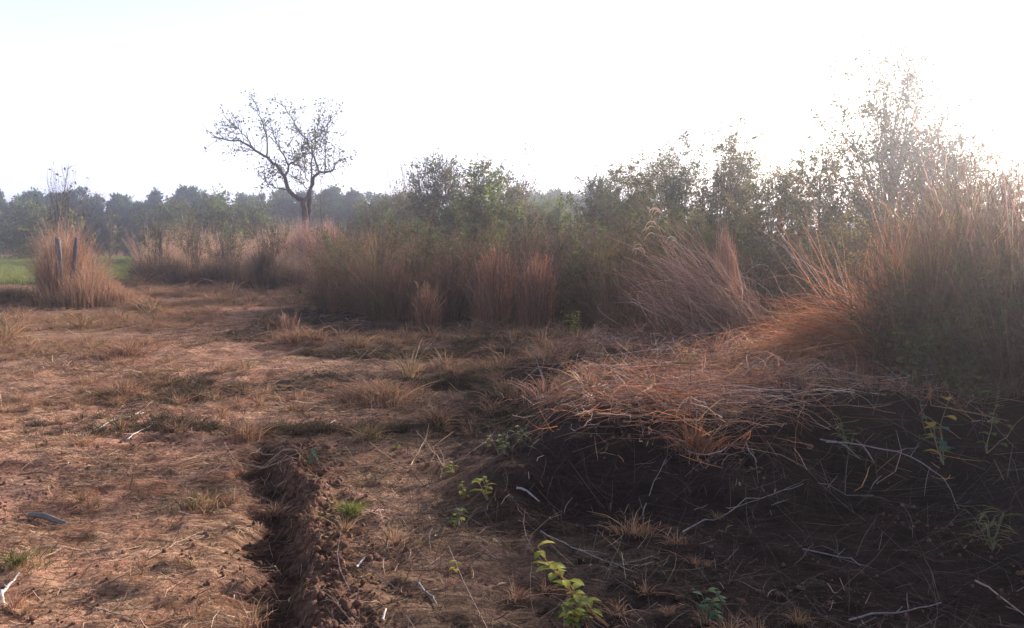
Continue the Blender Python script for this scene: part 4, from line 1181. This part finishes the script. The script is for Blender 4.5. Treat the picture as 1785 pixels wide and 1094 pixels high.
# arching dead stalks, each its own thing
def stalk(label, pts, w, col, name='dead_stalk', cat='stalk', twigs=2, seed=0, group='bare stalks and fallen sticks', m=5):
    """pts: list of (px, py, distance or None for on-the-ground)"""
    r = np.random.default_rng(1200 + seed)
    A = np.array([gp(a, b) + np.array([0, 0, w * 0.8]) if d is None else at(a, b, d) for a, b, d in pts])
    k = len(A); K = max(6, k * 3)
    tt = np.linspace(0, k - 1, K); P = np.stack([np.interp(tt, np.arange(k), A[:, c]) for c in range(3)], 1)
    for _ in range(2): P[1:-1] = (P[:-2] + 2 * P[1:-1] + P[2:]) / 4
    L_ = np.linalg.norm(P[-1] - P[0]); P[1:-1] += r.normal(size=(K - 2, 3)) * L_ * 0.008
    if all(d is None for _, _, d in pts):
        P[:, 2] = np.maximum(P[:, 2], height(P[:, 0], P[:, 1]) + w * 0.6)
    b = P[0].copy(); mb = MB()
    Rd = w / 2 * (1 - 0.55 * np.linspace(0, 1, K)) * (1 + r.normal(size=K) * 0.07)
    tubes(mb, P[None] - b, Rd[None], np.array(col), m)
    for q in range(twigs):
        i = int(r.integers(K // 4, K - 1)); d = (P[min(i + 1, K - 1)] - P[i - 1]); d /= np.linalg.norm(d) + 1e-9
        d = d + r.normal(size=3) * 0.6; d[2] = abs(d[2]) * 0.5; d /= np.linalg.norm(d)
        Lt = L_ * r.uniform(0.12, 0.28); t = np.linspace(0, 1, 5)[:, None]
        Tp = P[i] + d * Lt * t + r.normal(size=(5, 3)) * Lt * 0.03 * t
        tubes(mb, Tp[None] - b, np.linspace(Rd[i] * 0.7, Rd[i] * 0.3, 5)[None], np.array(col) * 1.05, 4)
    o = link(name, mb.mesh(name, M_STICK), loc=[float(v) for v in b])
    return tag(o, label, cat, group)


WH = (0.55, 0.50, 0.46); GY = (0.28, 0.25, 0.25); BR = (0.22, 0.14, 0.10); TN = (0.48, 0.34, 0.24); PK = (0.45, 0.30, 0.25)
ST_ = [
    ('bleached white branch lying on the sunny ground at left centre', [(132, 762, None), (168, 756, None), (205, 733, None), (250, 724, None)], 0.020, WH, 2),
    ('short pale stick just right of the bleached white branch', [(222, 770, None), (240, 757, None), (260, 746, None)], 0.014, WH, 0),
    ('small upright forked white stick on the sunny ground at far left', [(118, 812, None), (124, 796, 6.0), (128, 780, 6.0)], 0.012, WH, 1),
    ('thick white forked stick at the bottom left corner', [(-12, 1062, None), (6, 1040, None), (20, 1022, None), (34, 1006, None)], 0.020, WH, 1),
    ('white prong pointing down in the bottom left corner', [(2, 1040, None), (6, 1058, None), (8, 1070, None)], 0.022, WH, 0),
    ('long thin tan stalk running diagonally over the lower left soil', [(232, 988, None), (275, 970, None), (320, 942, None), (355, 930, None)], 0.007, TN, 1),
    ('tan stalk with a side twig on the bottom soil left of centre', [(165, 1064, None), (200, 1072, None), (235, 1082, None), (255, 1094, None)], 0.009, TN, 2),
    ('dark crooked twig lying across the bottom soil', [(30, 832, None), (55, 826, None), (90, 832, None)], 0.014, BR, 0),
    ('short pale chip of wood on the lit soil at the bottom', [(667, 1086, None), (673, 1070, None)], 0.014, WH, 0),
    ('curved grey stick with dark underside near the bottom centre', [(728, 1022, None), (745, 1038, None), (757, 1048, None), (762, 1062, None)], 0.012, GY, 0),
    ('small bright chip by the lower furrow ridge', [(622, 994, None), (636, 982, None)], 0.014, WH, 0),
    ('grey stick lying in the shade right of the small green plants', [(900, 856, None), (918, 864, None), (940, 878, None)], 0.018, (0.38, 0.36, 0.38), 0),
    ('long fine stem crossing the dark foreground shade', [(942, 928, None), (990, 952, None), (1040, 976, None), (1110, 1004, None)], 0.008, GY, 3),
    ('slanting thin stalk rising left of the mound', [(955, 690, None), (940, 640, 7.1), (918, 590, 7.1)], 0.009, GY, 1),
    ('thin stalk crossed by another below the reddish tuft', [(716, 815, None), (742, 765, 6.0), (748, 738, 6.0)], 0.008, TN, 1),
    ('thin stalk leaning across the other below the reddish tuft', [(775, 815, None), (750, 780, 6.0), (726, 750, 6.1)], 0.008, TN, 0),
    ('slanting pale stem at the left of the mound top', [(1110, 640, None), (1060, 590, 8.6), (1030, 575, 8.6)], 0.009, PK, 2),
    ('long arching pink stalk over the left end of the mound', [(1110, 665, None), (1060, 620, 8.0), (1040, 590, 8.0), (1035, 565, 8.0)], 0.009, PK, 2),
    ('twiggy stalk standing beside the curled bent grass', [(1290, 530, 10.4), (1240, 455, 10.3), (1215, 395, 10.2)], 0.012, PK, 3),
    ('arching thin stalk between the plume and the orange stems', [(1385, 560, 9.6), (1350, 480, 9.6), (1330, 455, 9.6), (1290, 480, 9.6)], 0.010, PK, 3),
    ('straight pale stalk slanting before the dark thicket', [(1410, 485, 9.4), (1385, 450, 9.4), (1365, 425, 9.4)], 0.010, WH, 1),
    ('long orange cane crossing the top of the cut bundle', [(1500, 590, 8.4), (1430, 530, 8.4), (1400, 500, 8.4)], 0.014, (0.5, 0.24, 0.12), 0),
    ('orange cane lying low across the left of the cut bundle', [(1440, 570, 8.0), (1395, 548, 8.0), (1355, 535, 8.0)], 0.013, (0.5, 0.24, 0.12), 0),
    ('grey branch hanging down from the mound beside the dark clods', [(1425, 650, 6.6), (1415, 740, 6.0), (1385, 800, 5.6), (1350, 862, None)], 0.020, GY, 4),
    ('pale curved branch on the mound right of the dark clods', [(1390, 680, 6.7), (1405, 655, 6.7), (1430, 640, 6.8)], 0.014, WH, 1),
    ('arching stem with bright tip in the shade right of the grey branch', [(1430, 765, 5.4), (1465, 770, 5.3), (1500, 800, 5.2)], 0.011, GY, 2),
    ('forked white twig on the mound edge near the centre', [(1195, 745, None), (1215, 730, 5.6), (1220, 725, 5.7)], 0.011, WH, 2),
    ('curved white twig on the pink straw above the mound edge', [(1255, 740, None), (1275, 722, 5.8), (1280, 708, 5.9)], 0.011, WH, 1),
    ('thin hanging twig below the mound edge', [(1238, 790, 5.3), (1222, 758, 5.4), (1205, 735, 5.5)], 0.010, WH, 2),
    ('long drooping cane at the right of the dark shade', [(1440, 770, 5.0), (1560, 780, 5.0), (1640, 820, 4.9), (1680, 900, 4.7)], 0.010, GY, 3),
    ('slanting stem in the bottom right corner', [(1700, 1015, None), (1745, 1045, None), (1790, 1080, None)], 0.010, PK, 1),
    ('short bright stick at the lower right edge of the picture', [(1742, 978, 4.3), (1762, 995, 4.2), (1785, 1010, 4.2)], 0.013, GY, 0),
    ('reddish stem rising along the right edge of the shade', [(1680, 960, None), (1740, 900, 4.6), (1785, 870, 4.7)], 0.012, BR, 2),
    ('fine stalk bending through the dark lower right', [(1400, 960, None), (1480, 975, None), (1500, 988, None)], 0.008, GY, 2),
    ('long grey cane lying low across the bottom right shade', [(1190, 930, None), (1260, 905, None), (1330, 870, None), (1400, 850, None)], 0.009, GY, 3),
    ('dry cane sloping down from the mound edge over the dark bank', [(1300, 770, 5.2), (1330, 830, 5.0), (1345, 900, None)], 0.009, GY, 3),
    ('thin branching twig standing in the dark centre foreground', [(1120, 900, None), (1135, 850, 4.8), (1160, 800, 4.9)], 0.008, GY, 4),
    ('drooping twig with side shoots right of the orange root tuft', [(1290, 850, None), (1275, 800, 5.2), (1290, 745, 5.4)], 0.009, PK, 4),
    ('long stem lying along the bottom edge in the shade', [(1480, 1085, None), (1560, 1072, None), (1640, 1058, None)], 0.010, GY, 2),
    ('pale stalk lying beside the tan fan of grass', [(640, 622, None), (655, 608, 10.2), (668, 598, 10.2)], 0.014, TN, 1),
    ('pale stick lying in front of the tan tussock at left', [(555, 755, None), (572, 745, None), (584, 737, None)], 0.014, WH, 1),
    ('thin leaning stem in the shadow band left of centre', [(500, 715, None), (488, 697, 7.6), (478, 682, 7.6)], 0.010, TN, 0),
]
for i, (lab, pts, w, col, tw) in enumerate(ST_):
    nm = 'fallen_stick' if all(d is None for *_, d in pts) else 'dead_stalk'
    stalk(lab, pts, w, col, nm, 'stick' if nm == 'fallen_stick' else 'stalk', tw, i)

import bmesh
# weathered log piece
b = gp(82, 912)
r = np.random.default_rng(5); mb = MB(); K = 10
A0, A1 = gp(52, 904), gp(116, 914)
t = np.linspace(0, 1, K)[:, None]
P = A0 * (1 - t) + A1 * t; P[:, 2] = np.max(height(P[:, 0], P[:, 1])) + 0.010 + 0.012 * np.sin(np.linspace(0, 5, K))
Rd = 0.018 * np.array([0.85, 1.0, 0.95, 1.05, 1, 1.0, 0.9, 0.95, 0.8, 0.55]) * (1 + r.normal(size=K) * 0.05)
tubes(mb, P[None] - b, Rd[None], np.array([0.20, 0.17, 0.155]), 8)
tag(link('wood_piece', mb.mesh('wood_piece', M_STICK), loc=[float(v) for v in b]), 'short thick grey piece of wood lying on the bare soil at far left', 'wood')

def big_clod(seed):
    r = np.random.default_rng(seed)
    bm = bmesh.new(); bmesh.ops.create_icosphere(bm, subdivisions=4, radius=1)
    V = np.array([v.co[:] for v in bm.verts]); F = np.array([[v.index for v in f.verts] for f in bm.faces]); bm.free()
    n = fbm(V[:, 0] * 1.6 + seed, V[:, 1] * 1.6 + V[:, 2] * 1.3, seed, 4) - 0.5 + 0.7 * (fbm(V[:, 0] * 5 + V[:, 2] * 4, V[:, 1] * 5 - V[:, 2] * 3, seed + 3, 3) - 0.5)
    V = V * (0.9 + 0.9 * n[:, None]) * np.array([1.1, 0.9, 0.6])
    mb = MB(); mb.add(V, np.array([0.13, 0.075, 0.06]) * (0.7 + 0.9 * (n[:, None] + 0.5)), None, F)
    return mb.mesh('earth_clod', M_CLOD)


# big clods beside the dark hollow in the mound, and the furrow head clod
for i, (px, py, s, lab) in enumerate([(1345, 690, 0.10, 'dark earth clod on the mound edge, left of the larger clod'),
                                     (1385, 688, 0.13, 'larger dark earth clod on the mound edge by the grey branch'),
                                     (508, 800, 0.085, 'reddish earth clod heaped at the head of the furrow'),
                                     (540, 850, 0.045, 'smaller reddish clod just below the furrow head')]):
    b = gp(px, py)
    me = big_clod(700 + i); o = link('earth_clod', me, loc=[float(b[0]), float(b[1]), float(b[2] + s * 0.3)])
    o.scale = (s, s, s * 1.1); o.rotation_euler = (0.3 * i, 0.2, i * 1.3)
    tag(o, lab, 'clod')


# ------------------------------------------------------------------ leafy weeds
def weed(label, px, py, h, nleaf, ll, lw, cols, stemcol, seed, lean=(0, 0), stems=3, Yd=None, name='leafy_weed'):
    r = np.random.default_rng(1500 + seed)
    b = gp(px, py) if Yd is None else at(px, py, Yd)
    e = empty(name, b, label, 'weed')
    st = MB(); lf = MB()
    t = np.linspace(0, 1, 7)[:, None]
    for s in range(stems):
        d = np.array([lean[0] + r.normal() * 0.28, lean[1] + r.normal() * 0.28, 1.0]); d /= np.linalg.norm(d)
        H = h * r.uniform(0.6, 1)
        P = d * H * t + np.cumsum(r.normal(size=(7, 3)) * H * 0.03, 0) * (t > 0)
        tubes(st, P[None], np.linspace(0.0035, 0.0015, 7)[None], np.array(stemcol), 5)
        k = max(2, nleaf // stems)
        u = np.linspace(0.25, 1, k) * 6; i0 = np.minimum(u.astype(int), 5); f = (u - i0)[:, None]
        Pl = P[i0] * (1 - f) + P[i0 + 1] * f
        a = np.arange(k) * 2.4 + r.uniform(0, 6)
        D = np.stack([np.cos(a), np.sin(a), np.full(k, 0.45)], 1)
        C = pick(r, k, cols, 0.15)
        # curved six point leaves
        D /= np.linalg.norm(D, axis=1, keepdims=True); X_ = np.cross(D, np.array([0, 0, 1.0])); X_ /= np.linalg.norm(X_, axis=1, keepdims=True)
        L_ = ll * r.uniform(0.6, 1.2, (k, 1)); Wl = lw * r.uniform(0.7, 1.2, (k, 1))
        for i, (sa, wa) in enumerate([(0, 0.08), (0.3, 0.85), (0.6, 1.0), (0.85, 0.6), (1.0, 0.05)]):
            c_ = Pl + D * L_ * sa + np.array([0, 0, -1.0]) * L_ * sa ** 2 * 0.45
            row = np.stack([c_ - X_ * Wl * wa / 2 + [0, 0, 0.12 * lw * wa], c_, c_ + X_ * Wl * wa / 2 + [0, 0, 0.12 * lw * wa]], 1)
            rows = row[:, None] if i == 0 else np.concatenate([rows, row[:, None]], 1)
        Q = []
        for q in range(4):
            for c in range(2):
                Q.append([q * 3 + c, q * 3 + c + 1, q * 3 + c + 4, q * 3 + c + 3])
        Q = (np.arange(k)[:, None, None] * 15 + np.array(Q)[None]).reshape(-1, 4)
        lf.add(rows, np.repeat(C, 15, 0), Q)
    link('stem', st.mesh('stem', M_STICK), e); link('leaves', lf.mesh('leaves', M_LEAF, True), e)
    return e


YG = [(0.34, 0.36, 0.05), (0.28, 0.32, 0.06), (0.40, 0.36, 0.07)]
BG = [(0.06, 0.16, 0.12), (0.08, 0.19, 0.11), (0.05, 0.12, 0.08)]
GG = [(0.10, 0.16, 0.05), (0.16, 0.2, 0.06)]
weed('yellow green leaning weed with orange stem at the bottom centre', 1062, 1098, 0.46, 26, 0.085, 0.036, YG, (0.5, 0.26, 0.12), 1, (-1.25, 0.35), 2)
weed('low green leafy weed at the foot of the bottom centre weed', 1000, 1092, 0.12, 30, 0.07, 0.03, YG + GG, (0.3, 0.2, 0.1), 2, (0, 0), 4)
weed('blue green leafy weed at the bottom edge right of centre', 1235, 1090, 0.15, 26, 0.06, 0.026, BG + GG, (0.12, 0.12, 0.08), 3, (0, 0), 5)
weed('yellow green weed with pointed leaves before the shade', 850, 875, 0.16, 16, 0.075, 0.026, YG, (0.3, 0.2, 0.1), 4, (-0.2, 0), 3)
weed('small pale weed left of the pointed leaf weed', 812, 870, 0.11, 10, 0.06, 0.024, YG, (0.3, 0.2, 0.1), 5)
weed('narrow green weed on a bare stem below the pointed leaf weed', 792, 925, 0.13, 16, 0.05, 0.028, GG + YG[:1], (0.3, 0.22, 0.14), 6, (0, 0), 2)
weed('tiny yellow weed at the edge of the lit soil', 792, 1000, 0.06, 6, 0.05, 0.022, YG, (0.3, 0.22, 0.14), 7, (0, 0), 2)
weed('bright tiny weed in the shade below the mound slope', 850, 785, 0.12, 9, 0.055, 0.03, YG, (0.2, 0.2, 0.1), 8, (0, 0), 2)
weed('dark green weed right of the bright tiny weed', 880, 790, 0.14, 16, 0.06, 0.03, GG, (0.15, 0.15, 0.08), 9, (0, 0), 3)
weed('green weed under the mound edge near the centre', 915, 775, 0.16, 12, 0.055, 0.026, GG + YG[:1], (0.15, 0.15, 0.08), 10, (0, 0), 3)
weed('blue green weed beside the head of the furrow', 543, 815, 0.12, 14, 0.06, 0.03, BG, (0.15, 0.15, 0.08), 11, (0, 0), 3)
weed('yellow green bushy weed before the dark gap of the thicket', 1000, 585, 0.42, 60, 0.11, 0.03, YG + OLIVE, (0.2, 0.2, 0.08), 12, (0, 0), 7)
weed('small weed with yellow leaves on the mound straw', 1185, 650, 0.26, 14, 0.08, 0.03, YG, (0.4, 0.3, 0.1), 13, (0.2, 0), 3)
weed('green vine tip on the straw at the left of the mound', 1112, 700, 0.16, 10, 0.07, 0.03, YG + GG, (0.4, 0.35, 0.2), 14, (0.4, 0), 2)
weed('broad leaf weed with one orange leaf at the right edge', 1645, 810, 0.42, 18, 0.10, 0.065, GG + BG[:1] + [(0.42, 0.28, 0.05)], (0.25, 0.2, 0.12), 15, (0, 0), 4, Yd=5.0)
weed('broad leaf vine among the right edge grass', 1720, 790, 0.40, 14, 0.09, 0.055, GG, (0.25, 0.2, 0.12), 16, (0.2, 0), 3, Yd=5.3)
weed('green weed low in the shade beside the grey branch', 1480, 800, 0.30, 36, 0.09, 0.018, GG + OLIVE[2:], (0.12, 0.12, 0.06), 17, (-0.2, 0), 6)
weed('light green broad leaf sprig inside the right thicket', 1560, 640, 0.3, 6, 0.10, 0.06, YG[:2], (0.2, 0.2, 0.1), 18, (0, 0), 2, Yd=7.6)
weed('yellow green leaf sprig on the orange stems', 1510, 600, 0.25, 6, 0.09, 0.035, YG, (0.4, 0.2, 0.1), 19, (0, 0), 2, Yd=8.0)
weed('dark grassy weed in the bottom right corner', 1730, 960, 0.30, 40, 0.14, 0.012, OLIVE, (0.15, 0.15, 0.08), 20, (-0.1, 0), 6)
weed('low green weed on the lit soil right of the furrow ridge', 690, 785, 0.06, 12, 0.05, 0.02, GG + YG, (0.2, 0.2, 0.1), 21, (0, 0), 3)
weed('yellow tipped weed on the lit ledge above the pointed leaf weed', 785, 828, 0.08, 12, 0.05, 0.022, YG, (0.2, 0.2, 0.1), 22, (0, 0), 3)

# ------------------------------------------------------------------ haze
import bmesh
bm = bmesh.new(); bmesh.ops.create_cube(bm, size=1)
me = bpy.data.meshes.new('haze'); bm.to_mesh(me); bm.free()
hz = link('haze', me); hz.scale = (420, 320, 12.4); hz.location = (0, 100, 5.0)
m, nt, out = nodes_of('haze_air')
v = nt.nodes.new('ShaderNodeVolumePrincipled')
v.inputs['Color'].default_value = (0.88, 0.89, 1.0, 1)
v.inputs['Density'].default_value = 0.0040
v.inputs['Anisotropy'].default_value = 0.90
nt.links.new(v.outputs[0], out.inputs['Volume'])
me.materials.append(m)
tag(hz, 'thin pale air haze over the field', None, kind='stuff')
print("TRIS", sum(len(o.data.loops) - 2 * len(o.data.polygons) for o in S.objects if o.type == "MESH"))
